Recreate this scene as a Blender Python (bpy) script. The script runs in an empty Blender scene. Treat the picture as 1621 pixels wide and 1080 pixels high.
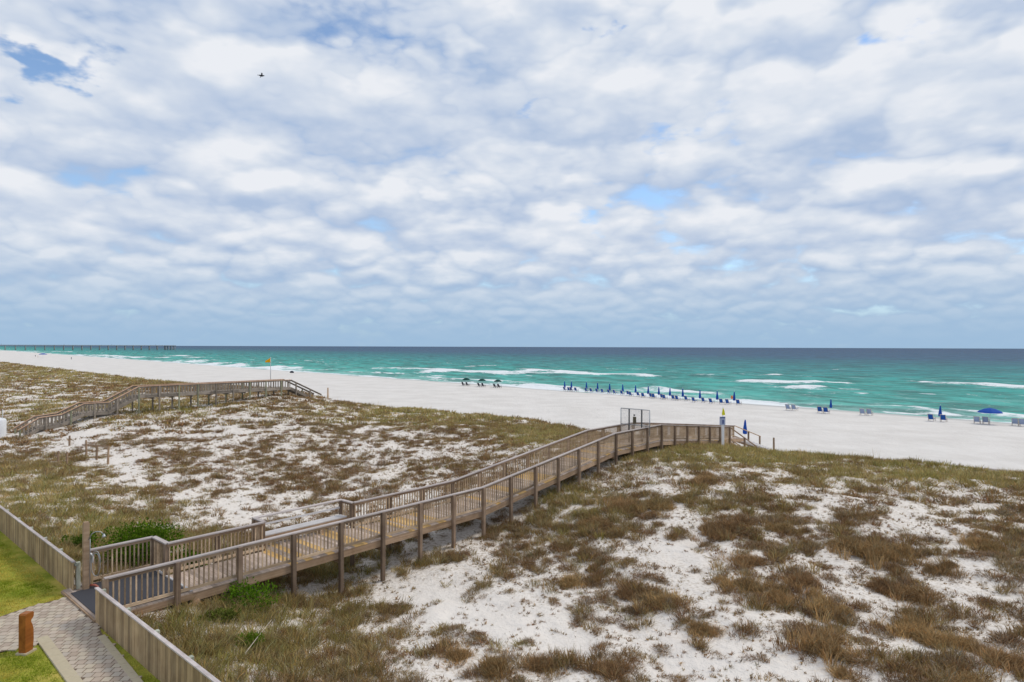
import bpy, math, random
import numpy as np
from mathutils import Matrix, Vector

random.seed(7)
rng = np.random.default_rng(11)
R = math.radians
scene = bpy.context.scene
COL = scene.collection

# ------------------------------------------------------------------ camera
CAM_Z = 9.0
FPX, CXP, HYP, ROLL = 1000.0, 810.5, 549.0, 0.0034      # photo pixels (1621 wide)
cam_d = bpy.data.cameras.new('camera')
cam = bpy.data.objects.new('camera', cam_d)
COL.objects.link(cam)
cam_d.sensor_width = 36.0
cam_d.sensor_fit = 'HORIZONTAL'
cam_d.lens = FPX / 1621.0 * 36.0
cam_d.shift_y = 9.0 / 1621.0
cam_d.clip_start = 0.1
cam_d.clip_end = 60000
cam.matrix_world = Matrix.Translation((0, 0, CAM_Z)) @ Matrix.Rotation(R(90), 4, 'X') @ Matrix.Rotation(ROLL, 4, 'Z')
scene.camera = cam

# ------------------------------------------------------------------ sun and exposure
SUN_AZ, SUN_EL = R(72), R(50)            # azimuth from +Y towards +X
sd = bpy.data.lights.new('sun', 'SUN')
sd.energy = 1.5
sd.angle = R(11)
sd.color = (1.0, 0.92, 0.80)
sun = bpy.data.objects.new('sun', sd)
COL.objects.link(sun)
sdir = Vector((math.sin(SUN_AZ) * math.cos(SUN_EL), math.cos(SUN_AZ) * math.cos(SUN_EL), math.sin(SUN_EL)))
sun.rotation_euler = sdir.to_track_quat('Z', 'Y').to_euler()
sun.location = (40, 30, 60)
scene.view_settings.view_transform = 'Standard'
scene.view_settings.look = 'None'
scene.view_settings.exposure = 0.0
scene.view_settings.gamma = 1.0
scene.view_settings.use_curve_mapping = False
scene.render.engine = 'CYCLES'
scene.cycles.max_bounces = 5
scene.cycles.diffuse_bounces = 2
scene.cycles.glossy_bounces = 2
scene.cycles.transmission_bounces = 2
scene.cycles.transparent_max_bounces = 4
scene.cycles.use_denoising = True


# ------------------------------------------------------------------ node helper
class NT:
    def __init__(self, tree):
        self.t = tree
        tree.nodes.clear()

    def n(self, typ, **kw):
        nd = self.t.nodes.new(typ)
        for k, v in kw.items():
            if k.startswith('i_'):
                nd.inputs[k[2:].replace('_', ' ')].default_value = v
            else:
                setattr(nd, k, v)
        return nd

    def l(self, a, b):
        self.t.links.new(a, b)

    def _set(self, sock, v):
        if v is None:
            return
        if isinstance(v, bpy.types.NodeSocket):
            self.l(v, sock)
        else:
            sock.default_value = v

    def m(self, op, a, b=None, c=None, clamp=False):
        nd = self.n('ShaderNodeMath', operation=op, use_clamp=clamp)
        for s, v in zip(nd.inputs, (a, b, c)):
            self._set(s, v)
        return nd.outputs[0]

    def vm(self, op, a, b=None, scale=None):
        nd = self.n('ShaderNodeVectorMath', operation=op)
        self._set(nd.inputs[0], a)
        self._set(nd.inputs[1], b)
        if scale is not None:
            self._set(nd.inputs['Scale'], scale)
        return nd.outputs['Value'] if op in ('DOT_PRODUCT', 'LENGTH', 'DISTANCE') else nd.outputs['Vector']

    def ss(self, v, a, b):
        nd = self.n('ShaderNodeMapRange', interpolation_type='SMOOTHSTEP')
        self._set(nd.inputs['Value'], v)
        nd.inputs['From Min'].default_value = a
        nd.inputs['From Max'].default_value = b
        return nd.outputs['Result']

    def mix(self, f, a, b):
        nd = self.n('ShaderNodeMix', data_type='RGBA')
        self._set(nd.inputs['Factor'], f)
        for i, v in ((6, a), (7, b)):
            if isinstance(v, tuple) and len(v) == 3:
                v = v + (1.0,)
            self._set(nd.inputs[i], v)
        return nd.outputs[2]

    def noise(self, vec, scale, detail=3.0, rough=0.5, dist=0.0):
        nd = self.n('ShaderNodeTexNoise')
        self._set(nd.inputs['Vector'], vec)
        nd.inputs['Scale'].default_value = scale
        nd.inputs['Detail'].default_value = detail
        nd.inputs['Roughness'].default_value = rough
        nd.inputs['Distortion'].default_value = dist
        return nd.outputs['Fac']

    def ramp(self, f, stops):
        nd = self.n('ShaderNodeValToRGB')
        self._set(nd.inputs[0], f)
        el = nd.color_ramp.elements
        while len(el) < len(stops):
            el.new(0.5)
        for e, (p, c) in zip(el, stops):
            e.position = p
            e.color = c + (1.0,)
        return nd.outputs[0]


def unroll(px, py):
    dx, dy = px - CXP, py - HYP
    return dx + ROLL * dy, dy - ROLL * dx


# ------------------------------------------------------------------ world: broken cloud over a clear sky
world = bpy.data.worlds.new('World')
scene.world = world
world.use_nodes = True
world.cycles.sampling_method = 'MANUAL'
world.cycles.sample_map_resolution = 512
W = NT(world.node_tree)
tc = W.n('ShaderNodeTexCoord').outputs['Generated']
sep = W.n('ShaderNodeSeparateXYZ')
W.l(tc, sep.inputs[0])
zz = W.m('MAXIMUM', sep.outputs[2], 0.0)
hl = W.m('POWER', W.m('MAXIMUM', W.m('SUBTRACT', 1.0, W.m('MULTIPLY', zz, zz)), 0.02), -0.5)
comb = W.n('ShaderNodeCombineXYZ')
W.l(W.m('MULTIPLY', sep.outputs[0], hl), comb.inputs[0])
W.l(W.m('MULTIPLY', sep.outputs[1], hl), comb.inputs[1])
W.l(W.m('MULTIPLY', zz, 2.3), comb.inputs[2])
P0 = comb.outputs[0]            # the heap clouds: bearing and height, puffs shrink towards the horizon

w1_ = W.ss(zz, 0.20, 0.42)
w2_ = W.ss(zz, 0.095, 0.22)
w3_ = W.ss(zz, 0.04, 0.11)
weights = (w1_, W.m('SUBTRACT', w2_, w1_), W.m('SUBTRACT', w3_, w2_), W.m('SUBTRACT', 1.0, w3_))
d0 = d1 = None
wv = W.n('ShaderNodeTexNoise')
W.l(P0, wv.inputs['Vector'])
wv.inputs['Scale'].default_value = 9.0
wv.inputs['Detail'].default_value = 3.0
warp = W.vm('SUBTRACT', wv.outputs['Color'], (0.5, 0.5, 0.5))
for wgt, sc_, seed_ in zip(weights, (4.0, 7.5, 14.0, 26.0), (1.7, 5.1, 8.3, 2.9)):
    res = []
    for dz_ in (0.0, 0.36 / sc_):
        q_ = W.vm('ADD', P0, (seed_, seed_ * .7, dz_))
        big_ = W.noise(q_, sc_ * 0.45, 2.0, 0.5, 0.0)
        det_ = W.noise(q_, sc_ * 1.15, 4.0, 0.5, 0.0)
        vo = W.n('ShaderNodeTexVoronoi', feature='F1', voronoi_dimensions='3D')
        W.l(W.vm('ADD', q_, W.vm('SCALE', warp, scale=1.6 / sc_)), vo.inputs['Vector'])
        vo.inputs['Scale'].default_value = sc_ * 1.05
        puff = W.m('SUBTRACT', 0.95, W.m('POWER', vo.outputs['Distance'], 1.35))
        res.append(W.m('ADD', W.m('ADD', W.m('MULTIPLY', big_, 0.34), W.m('MULTIPLY', det_, 0.36)), W.m('MULTIPLY', puff, 0.30)))
    d0 = W.m('MULTIPLY', wgt, res[0]) if d0 is None else W.m('MULTIPLY_ADD', wgt, res[0], d0)
    d1 = W.m('MULTIPLY', wgt, res[1]) if d1 is None else W.m('MULTIPLY_ADD', wgt, res[1], d1)
fine_ = W.noise(P0, 26.0, 5.0, 0.6, 0.1)
# gaps of blue and thinner places
nv = W.n('ShaderNodeVectorMath', operation='NORMALIZE')
W.l(tc, nv.inputs[0])
hw = W.n('ShaderNodeTexNoise')
W.l(P0, hw.inputs['Vector'])
hw.inputs['Scale'].default_value = 16.0
hw.inputs['Detail'].default_value = 4.0
hdir = W.vm('ADD', nv.outputs[0], W.vm('SCALE', W.vm('SUBTRACT', hw.outputs['Color'], (0.5, 0.5, 0.5)), scale=0.15))
hole = None
for (hx, hy, rad, amt) in ((70, 112, 0.042, 0.28), (130, 88, 0.04, 0.13), (967, 42, 0.030, 0.18), (1118, 58, 0.03, 0.13), (1428, 64, 0.036, 0.18),
                           (1048, 236, 0.045, 0.17), (925, 345, 0.045, 0.17), (1150, 200, 0.055, 0.13),
                           (1000, 110, 0.035, 0.12), (842, 165, 0.025, 0.13), (490, 15, 0.05, 0.04), (600, 20, 0.04, 0.04), (1060, 390, .04, .08)):
    ux, uy = unroll(hx, hy)
    v = Vector((ux, FPX, -uy)).normalized()
    dist = W.vm('LENGTH', W.vm('MULTIPLY', W.vm('SUBTRACT', hdir, tuple(v)), (1.0, 1.0, 1.7)))
    nd_ = W.ss(dist, rad * 1.7, 0.0)
    h_ = W.m('MULTIPLY', nd_, amt)
    hole = h_ if hole is None else W.m('ADD', hole, h_)
dh = W.m('SUBTRACT', W.m('ADD', d0, W.m('MULTIPLY', W.m('SUBTRACT', fine_, 0.5), 0.16)), hole)
cover = W.ss(dh, 0.275, 0.44)
lit = W.m('ADD', W.m('MULTIPLY', W.m('SUBTRACT', d0, d1), 3.0), W.m('MULTIPLY', W.m('SUBTRACT', d0, 0.5), 2.2))
lit = W.m('ADD', lit, W.m('MULTIPLY', W.m('SUBTRACT', fine_, 0.5), 0.22))
lit = W.m('ADD', lit, 0.55, clamp=True)
ccol = W.ramp(lit, ((0.0, (0.42, 0.53, 0.72)), (0.35, (0.545, 0.63, 0.775)), (0.68, (0.68, 0.74, 0.835)), (1.0, (0.83, 0.855, 0.905))))
sky = W.n('ShaderNodeTexSky', sky_type='NISHITA', sun_disc=False)
sky.sun_elevation = SUN_EL
sky.sun_rotation = SUN_AZ
sky.altitude = 10
sky.air_density = 1.0
sky.dust_density = 0.0
sky.ozone_density = 2.6
skyc = W.vm('SCALE', sky.outputs[0], scale=0.165)
c1 = W.mix(cover, skyc, ccol)
# distant cloud deck melting into the air over the sea
hz = W.ss(sep.outputs[2], 0.22, 0.0)
c2 = W.mix(W.m('MULTIPLY', W.m('POWER', hz, 1.9), 0.98), c1, (0.345, 0.51, 0.70, 1.0))
bg = W.n('ShaderNodeBackground')
W.l(c2, bg.inputs[0])
bg.inputs[1].default_value = 1.0
out = W.n('ShaderNodeOutputWorld')
W.l(bg.outputs[0], out.inputs[0])


# ------------------------------------------------------------------ noise in numpy
_perm = np.random.default_rng(3).random((256, 256))


def vnoise(x, y):
    xi, yi = np.floor(x).astype(int), np.floor(y).astype(int)
    xf, yf = x - xi, y - yi
    u, v = xf * xf * (3 - 2 * xf), yf * yf * (3 - 2 * yf)
    g = lambda a, b: _perm[a & 255, b & 255]
    return (g(xi, yi) * (1 - u) + g(xi + 1, yi) * u) * (1 - v) + (g(xi, yi + 1) * (1 - u) + g(xi + 1, yi + 1) * u) * v


def fbm(x, y, oct=4, gain=0.5):
    s, a, tot = 0.0, 1.0, 0.0
    for i in range(oct):
        s = s + a * vnoise(x * 2 ** i + 17.3 * i, y * 2 ** i + 5.1 * i)
        tot += a
        a *= gain
    return s / tot


def sstep(x, a, b):
    t = np.clip((x - a) / (b - a), 0, 1)
    return t * t * (3 - 2 * t)


# ------------------------------------------------------------------ frames
TH = R(41.0)
DW = np.array([math.sin(TH), math.cos(TH)])          # along the boardwalks, towards the sea
PW = np.array([-math.cos(TH), math.sin(TH)])         # to the left of that
A0 = np.array([-11.014, 17.09])                      # start of the near handrail
SN = np.array([0.732, 0.681])                        # shore normal
SA = np.array([-0.681, 0.732])                       # along the shore
SEA_Z = -1.3
D_WATER = 110.0


def ray(px, py):
    ux, uy = unroll(px, py)
    return ux / FPX, -uy / FPX                        # X/Y and dz/Y slopes


def at_z(px, py, z):
    sx, sz = ray(px, py)
    Y = (z - CAM_Z) / sz
    return (sx * Y, Y, z)


def at_y(px, py, Y):
    sx, sz = ray(px, py)
    return (sx * Y, Y, CAM_Z + sz * Y)


def project(X, Y, Z):
    dx, dy = X / Y * FPX, -(Z - CAM_Z) / Y * FPX
    return CXP + dx - ROLL * dy, HYP + dy + ROLL * dx


def tw(t, w):
    return A0 + t * DW + w * PW


# ------------------------------------------------------------------ terrain height
post_t = np.arange(24) * 1.85
ground_n = [1.55, 1.30, 0.95, 0.42, 0.08, 0.06, 0.24, 0.5, 0.52, 0.76, 1.05, 1.37, 1.66, 1.9, 2.15, 2.36, 2.40, 2.36, 2.27, 2.13, 1.97, 1.77, 1.52, 1.28]
ctrl = []
for t_, g_ in zip(post_t, ground_n):
    p = tw(t_, -0.2)
    ctrl.append((p[0], p[1], g_))
    p = tw(t_, 2.4)
    ctrl.append((p[0], p[1], g_ + (0.05 if t_ > 3 else 0.1)))
for (px, py, z) in ((345, 1080, 1.25), (600, 1080, .75), (900, 1080, .9), (1250, 1080, 1.2), (1621, 1080, 1.4),
                    (620, 1000, .4), (800, 960, .5), (1000, 960, .9), (1300, 980, 1.2), (1621, 960, 1.5),
                    (900, 850, .95), (1100, 850, 1.45), (1350, 850, 1.6), (1621, 850, 1.8),
                    (1050, 770, 1.95), (1250, 770, 1.95), (1450, 790, 1.9),
                    (0, 760, 1.2), (130, 790, 1.1), (300, 790, .7), (420, 790, .45), (60, 815, 1.35),
                    (100, 730, .7), (200, 740, .8), (350, 720, 1.0), (500, 740, .7), (650, 720, 1.0), (750, 720, 1.15),
                    (300, 670, 1.7), (500, 680, 1.5), (700, 680, 1.6), (850, 690, 1.75),
                    (28, 698, 0.75), (150, 662, 2.0), (240, 652, 2.15), (350, 640, 2.45), (460, 627, 3.0),
                    (0, 640, 1.2), (100, 625, 1.5), (0, 600, 1.4), (200, 612, 1.5)):
    ctrl.append(at_z(px, py, z))
crest_px = ((1900, 775, 29.5), (1621, 748, 36), (1400, 727, 41.2), (1225, 712, 46.6), (1100, 704, 51.5), (960, 684, 58), (830, 662, 66),
            (650, 645, 77), (510, 629, 82), (300, 606, 123), (150, 591, 180), (0, 573, 280), (-150, 560, 520))
crest = [at_y(*c) for c in crest_px]
ctrl += [(c[0], c[1], c[2] - 0.22) for c in crest]
ctrl = np.array(ctrl)


def _phi(r2):
    return np.where(r2 > 0, 0.5 * r2 * np.log(np.maximum(r2, 1e-12)), 0.0)


# work in a squashed plane so that far points do not dominate
def squash(X, Y):
    r = np.sqrt(X * X + Y * Y) + 1e-6
    lr = np.log(r / 5.0) * 10
    return X / r * lr, Y / r * lr


cx_, cy_ = squash(ctrl[:, 0], ctrl[:, 1])
n_ = len(ctrl)
K = _phi((cx_[:, None] - cx_[None]) ** 2 + (cy_[:, None] - cy_[None]) ** 2) + np.eye(n_) * 0.35
Pm = np.c_[np.ones(n_), cx_, cy_]
A_ = np.block([[K, Pm], [Pm.T, np.zeros((3, 3))]])
sol = np.linalg.solve(A_, np.r_[ctrl[:, 2], np.zeros(3)])
crest_q = np.array([SA @ np.array(c[:2]) for c in crest])
crest_D = np.array([SN @ np.array(c[:2]) for c in crest])
_o = np.argsort(crest_q)
crest_q, crest_D = crest_q[_o], crest_D[_o]


def beach_z(D, q):
    z = np.interp(D, [20, 60, 95, 105, 110, 118, 140, 200, 320], [-0.05, -0.42, -0.86, -1.12, -1.3, -1.62, -2.4, -3.6, -6.0])
    return z + 0.05 * (fbm(D / 9 + 40, q / 14, 3) - .5) * 2


def terrain_raw(X, Y):
    X, Y = np.asarray(X, float), np.asarray(Y, float)
    sh = X.shape
    x, y = squash(X.ravel(), Y.ravel())
    z = sol[n_] + sol[n_ + 1] * x + sol[n_ + 2] * y
    for i in range(n_):
        z = z + sol[i] * _phi((x - cx_[i]) ** 2 + (y - cy_[i]) ** 2)
    return np.clip(z.reshape(sh), -0.5, 4.0)


def past_crest(X, Y):
    D = X * SN[0] + Y * SN[1]
    q = X * SA[0] + Y * SA[1]
    return D - np.interp(q, crest_q, crest_D) - 2.0 * (fbm(q / 5.0, q * 0 + 3.3, 3) - 0.5), D, q


def terrain(X, Y):
    X, Y = np.asarray(X, float), np.asarray(Y, float)
    z = terrain_raw(X, Y)
    pc, D, q = past_crest(X, Y)
    hum = (fbm(X / 3.1, Y / 3.1, 4) - 0.5) * 0.55 + (fbm(X / 0.9 + 9, Y / 0.9, 3) - .5) * 0.16
    t = (X - A0[0]) * DW[0] + (Y - A0[1]) * DW[1]
    z = z + hum * sstep(t, 0.5, 3.0) * (0.55 + 0.45 * sstep(np.abs((X - A0[0]) * PW[0] + (Y - A0[1]) * PW[1] - .95), 1.5, 4))
    f = 1 - sstep(pc, 0.0, 6.0)
    z = z * f + beach_z(D, q) * (1 - f)
    pad = 1 - sstep(t, -0.25, 1.2)
    return z * (1 - pad) + 1.46 * pad


def gz(x, y):
    return float(terrain(np.array([x]), np.array([y]))[0])


def on_ground(px, py, guess=1.0):
    z = guess
    for _ in range(12):
        p = at_z(px, py, z)
        z = 0.5 * z + 0.5 * gz(p[0], p[1])
    p = at_z(px, py, z)
    return (p[0], p[1], gz(p[0], p[1]))


# ------------------------------------------------------------------ object helpers
def tag(o, label=None, cat=None, group=None, kind=None):
    if label:
        o['label'] = label
    if cat:
        o['category'] = cat
    if group:
        o['group'] = group
    if kind:
        o['kind'] = kind
    return o


def empty(name, loc=(0, 0, 0), rz=0.0):
    o = bpy.data.objects.new(name, None)
    COL.objects.link(o)
    o.location = loc
    o.rotation_euler = (0, 0, rz)
    o.empty_display_size = 0.2
    return o


def obj(name, me, mat=None, parent=None, M=None):
    o = bpy.data.objects.new(name, me)
    if mat is not None and not me.materials:
        me.materials.append(mat)
    COL.objects.link(o)
    if mat is not None and me.materials and me.materials[0] != mat:
        o.material_slots[0].link = 'OBJECT'
        o.material_slots[0].material = mat
    if parent is not None:
        o.parent = parent
    if M is not None:
        o.matrix_basis = M
    return o


def mesh(name, V, F, smooth=False):
    me = bpy.data.meshes.new(name)
    me.from_pydata([tuple(v) for v in V], [], F)
    me.update()
    if smooth:
        me.polygons.foreach_set('use_smooth', [True] * len(me.polygons))
    return me


def mesh_np(name, V, F, smooth=False, cols=None):
    """V (n,3) float, F (m,k) int, cols (n,3)"""
    me = bpy.data.meshes.new(name)
    V = np.ascontiguousarray(V, dtype=np.float32)
    F = np.ascontiguousarray(F, dtype=np.int32)
    k = F.shape[1]
    me.vertices.add(len(V))
    me.vertices.foreach_set('co', V.ravel())
    me.loops.add(F.size)
    me.loops.foreach_set('vertex_index', F.ravel())
    me.polygons.add(len(F))
    me.polygons.foreach_set('loop_start', np.arange(0, F.size, k, dtype=np.int32))
    me.polygons.foreach_set('loop_total', np.full(len(F), k, dtype=np.int32))
    if smooth:
        me.polygons.foreach_set('use_smooth', np.ones(len(F), dtype=bool))
    me.update(calc_edges=True)
    me.validate()
    if cols is not None:
        ca = me.color_attributes.new('Col', 'FLOAT_COLOR', 'POINT')
        c4 = np.ones((len(V), 4), dtype=np.float32)
        c4[:, :3] = cols
        ca.data.foreach_set('color', c4.ravel())
    return me


BOXV = [(-.5, -.5, -.5), (.5, -.5, -.5), (.5, .5, -.5), (-.5, .5, -.5), (-.5, -.5, .5), (.5, -.5, .5), (.5, .5, .5), (-.5, .5, .5)]
BOXF = [(3, 2, 1, 0), (4, 5, 6, 7), (0, 1, 5, 4), (1, 2, 6, 5), (2, 3, 7, 6), (3, 0, 4, 7)]
_boxes = {}


def unit_box(mat):
    """one shared unit box for each material"""
    if mat.name not in _boxes:
        me = mesh('box_' + mat.name, BOXV, BOXF)
        me.materials.append(mat)
        _boxes[mat.name] = me
    return _boxes[mat.name]


def sub(child, parent):
    child.parent = parent
    child.matrix_parent_inverse = parent.matrix_basis.inverted()
    return child


def box_M(c, s, rz=0.0):
    return Matrix.Translation(c) @ Matrix.Rotation(rz, 4, 'Z') @ Matrix.Diagonal((s[0], s[1], s[2], 1))


def box(name, c, s, mat, parent=None, rz=0.0):
    return obj(name, unit_box(mat), None, parent, box_M(c, s, rz))


def beam_M(a, b, wid, hei, up=(0, 0, 1)):
    a, b = Vector(a), Vector(b)
    x = (b - a)
    L = x.length
    x.normalize()
    y = Vector(up).cross(x)
    if y.length < 1e-5:
        y = Vector((0, 1, 0))
    y.normalize()
    z = x.cross(y)
    M = Matrix((x, y, z)).transposed().to_4x4()
    return Matrix.Translation((a + b) / 2) @ M @ Matrix.Diagonal((L, wid, hei, 1))


def beam(name, a, b, wid, hei, mat, parent=None, up=(0, 0, 1)):
    return obj(name, unit_box(mat), None, parent, beam_M(a, b, wid, hei, up))


class MB:
    def __init__(self):
        self.V, self.F = [], []

    def boxM(self, M):
        b = len(self.V)
        self.V += [tuple(M @ Vector(v)) for v in BOXV]
        self.F += [tuple(i + b for i in f) for f in BOXF]
        return self

    def box(self, c, s, rz=0.0):
        return self.boxM(box_M(c, s, rz))

    def beam(self, a, b, w, h, up=(0, 0, 1)):
        return self.boxM(beam_M(a, b, w, h, up))

    def tube(self, pts, r, n=6):
        pts = [Vector(p) for p in pts]
        rr = r if isinstance(r, (list, tuple)) else [r] * len(pts)
        b = len(self.V)
        for i, p in enumerate(pts):
            d = (pts[min(i + 1, len(pts) - 1)] - pts[max(i - 1, 0)]).normalized()
            u = d.cross(Vector((0.13, 0.31, 0.94)))
            if u.length < 1e-3:
                u = d.cross(Vector((1, 0, 0)))
            u.normalize()
            v = d.cross(u)
            for k in range(n):
                a = 2 * math.pi * k / n
                self.V.append(tuple(p + (u * math.cos(a) + v * math.sin(a)) * rr[i]))
        for i in range(len(pts) - 1):
            for k in range(n):
                k2 = (k + 1) % n
                self.F.append((b + i * n + k, b + i * n + k2, b + (i + 1) * n + k2, b + (i + 1) * n + k))
        self.F.append(tuple(b + k for k in reversed(range(n))))
        self.F.append(tuple(b + (len(pts) - 1) * n + k for k in range(n)))
        return self

    def lathe(self, prof, n=12, c=(0, 0, 0), pleat=0.0):
        b = len(self.V)
        for (r, z) in prof:
            for k in range(n):
                a = 2 * math.pi * k / n
                rr = r * (1 - pleat * (k % 2))
                self.V.append((c[0] + rr * math.cos(a), c[1] + rr * math.sin(a), c[2] + z))
        for i in range(len(prof) - 1):
            for k in range(n):
                k2 = (k + 1) % n
                self.F.append((b + i * n + k, b + i * n + k2, b + (i + 1) * n + k2, b + (i + 1) * n + k))
        self.F.append(tuple(b + k for k in reversed(range(n))))
        self.F.append(tuple(b + (len(prof) - 1) * n + k for k in range(n)))
        return self

    def mesh(self, name, smooth=False):
        return mesh(name, self.V, self.F, smooth)

    def obj(self, name, mat, parent=None, smooth=False):
        return obj(name, self.mesh(name, smooth), mat, parent)


# ------------------------------------------------------------------ materials
def material(name):
    m = bpy.data.materials.new(name)
    m.use_nodes = True
    return m, NT(m.node_tree)


def principled(T, col, rough=0.8, spec=0.3, normal=None, metallic=0.0):
    b = T.n('ShaderNodeBsdfPrincipled')
    T._set(b.inputs['Base Color'], col + (1.0,) if isinstance(col, tuple) and len(col) == 3 else col)
    T._set(b.inputs['Roughness'], rough)
    b.inputs['Specular IOR Level'].default_value = spec
    b.inputs['Metallic'].default_value = metallic
    if normal is not None:
        T.l(normal, b.inputs['Normal'])
    o = T.n('ShaderNodeOutputMaterial')
    T.l(b.outputs[0], o.inputs[0])
    return b


def bump(T, h, strength=0.5, dist=0.02):
    nd = T.n('ShaderNodeBump')
    nd.inputs['Strength'].default_value = strength
    nd.inputs['Distance'].default_value = dist
    T.l(h, nd.inputs['Height'])
    return nd.outputs[0]


def wood(name, ca, cb, var=0.35, rough=0.85, gscale=(1.2, 9, 9)):
    m, T = material(name)
    tcn = T.n('ShaderNodeTexCoord')
    oi = T.n('ShaderNodeObjectInfo')
    off = T.vm('SCALE', (13.1, 7.7, 4.3), scale=T.m('MULTIPLY', oi.outputs['Random'], 9.0))
    v = T.vm('ADD', T.vm('MULTIPLY', tcn.outputs['Object'], gscale), off)
    g = T.noise(v, 1.0, 4, 0.6)
    big = T.noise(T.n('ShaderNodeNewGeometry').outputs['Position'], 1.7, 3, 0.6)
    f = T.m('ADD', T.m('MULTIPLY', T.m('SUBTRACT', g, 0.5), 2.2), T.m('ADD', T.m('MULTIPLY', T.m('SUBTRACT', big, .5), 1.6), 0.5), clamp=True)
    c = T.mix(f, ca, cb)
    rnd = T.m('ADD', T.m('MULTIPLY', T.m('SUBTRACT', oi.outputs['Random'], 0.5), var * 2), 1.0)
    c = T.vm('SCALE', c, scale=rnd)
    principled(T, c, rough, 0.25, bump(T, g, 0.35, 0.01))
    return m


def plain(name, col, rough=0.6, spec=0.4, metallic=0.0, nscale=6.0, var=0.18):
    m, T = material(name)
    g = T.noise(T.n('ShaderNodeNewGeometry').outputs['Position'], nscale, 3, 0.6)
    k = T.m('ADD', T.m('MULTIPLY', T.m('SUBTRACT', g, 0.5), var * 2), 1.0)
    c = T.vm('SCALE', col, scale=k)
    principled(T, c, rough, spec, None, metallic)
    return m


def leaf_mat(name, transl=0.3):
    m, T = material(name)
    a = T.n('ShaderNodeAttribute', attribute_name='Col')
    d = T.n('ShaderNodeBsdfDiffuse')
    T.l(a.outputs['Color'], d.inputs[0])
    t = T.n('ShaderNodeBsdfTranslucent')
    T.l(a.outputs['Color'], t.inputs[0])
    mx = T.n('ShaderNodeMixShader')
    mx.inputs[0].default_value = transl
    T.l(d.outputs[0], mx.inputs[1])
    T.l(t.outputs[0], mx.inputs[2])
    o = T.n('ShaderNodeOutputMaterial')
    T.l(mx.outputs[0], o.inputs[0])
    return m


M_WOOD = wood('weathered_wood', (0.25, 0.16, 0.092), (0.46, 0.325, 0.22))
M_POST = wood('post_wood', (0.15, 0.10, 0.068), (0.33, 0.24, 0.17), 0.3, gscale=(6, 6, 1.0))
M_BAL = wood('baluster_wood', (0.29, 0.20, 0.125), (0.56, 0.43, 0.30), 0.45)
M_CAP = wood('handrail_wood', (0.38, 0.325, 0.30), (0.55, 0.49, 0.465), 0.12)
M_PLANK = wood('grey_deck_wood', (0.32, 0.235, 0.18), (0.56, 0.455, 0.38), 0.3, gscale=(9, 1.2, 9))
M_NEW = wood('fresh_deck_wood', (0.50, 0.30, 0.10), (0.66, 0.44, 0.19), 0.25, gscale=(9, 1.2, 9))
M_FENCE = wood('fence_wood', (0.26, 0.17, 0.09), (0.50, 0.365, 0.215), 0.34, gscale=(9, 9, 1.4))
M_FCAP = wood('fence_cap_wood', (0.40, 0.34, 0.32), (0.60, 0.54, 0.52), 0.12)
M_GPOST = wood('treated_post_wood', (0.33, 0.35, 0.27), (0.55, 0.56, 0.47), 0.15)
M_BENCH = wood('bench_wood', (0.50, 0.47, 0.46), (0.66, 0.64, 0.64), 0.1)
M_W2 = wood('second_walk_wood', (0.20, 0.165, 0.13), (0.36, 0.31, 0.26), 0.25)
M_W2G = wood('second_walk_post_wood', (0.20, 0.20, 0.135), (0.32, 0.32, 0.22), 0.2)
M_W2R = wood('second_walk_rail_wood', (0.55, 0.33, 0.21), (0.70, 0.47, 0.33), 0.1)
M_BOLL = wood('stained_post_wood', (0.22, 0.07, 0.012), (0.38, 0.13, 0.025), 0.05, 0.5)
M_MAT = plain('rubber_mat', (0.052, 0.052, 0.06), 0.75, 0.3, nscale=40)
M_STEEL = plain('galvanised_steel', (0.42, 0.43, 0.44), 0.45, 0.5, 0.6)
M_DKMET = plain('dark_metal', (0.09, 0.09, 0.09), 0.5, 0.4, 0.3)
M_WHITE = plain('white_paint', (0.78, 0.79, 0.80), 0.5, 0.4)
M_RED = plain('red_paint', (0.32, 0.09, 0.06), 0.5, 0.4)
M_BLUE = plain('blue_canvas', (0.012, 0.075, 0.36), 0.8, 0.2)
M_BLUE2 = plain('blue_sling_fabric', (0.02, 0.095, 0.36), 0.8, 0.2)
M_GREEN = plain('dark_green_canvas', (0.006, 0.05, 0.042), 0.8, 0.2)
M_DKFAB = plain('dark_fabric', (0.03, 0.03, 0.045), 0.8, 0.2)
M_FRAME = plain('pale_wood_frame', (0.55, 0.48, 0.40), 0.7, 0.3)
M_ORANGE = plain('orange_cloth', (0.95, 0.46, 0.01), 0.8, 0.2)
M_YELLOW = plain('yellow_cloth', (0.75, 0.70, 0.02), 0.8, 0.2)
M_SIGNB = plain('sign_blue', (0.09, 0.13, 0.30), 0.5, 0.4)
M_CONC = plain('concrete', (0.30, 0.29, 0.28), 0.85, 0.3)
M_SKIN = plain('skin', (0.45, 0.26, 0.18), 0.6, 0.3)
M_TAN = plain('tan_border_paver', (0.50, 0.43, 0.30), 0.85, 0.2, nscale=9, var=0.14)
M_BIRD = plain('dark_feathers', (0.03, 0.03, 0.035), 0.8, 0.2)
M_GRASS = leaf_mat('grass_blades', 0.36)
M_LEAF = leaf_mat('shrub_leaves', 0.30)
M_TWIG = leaf_mat('dry_twigs', 0.2)

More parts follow.
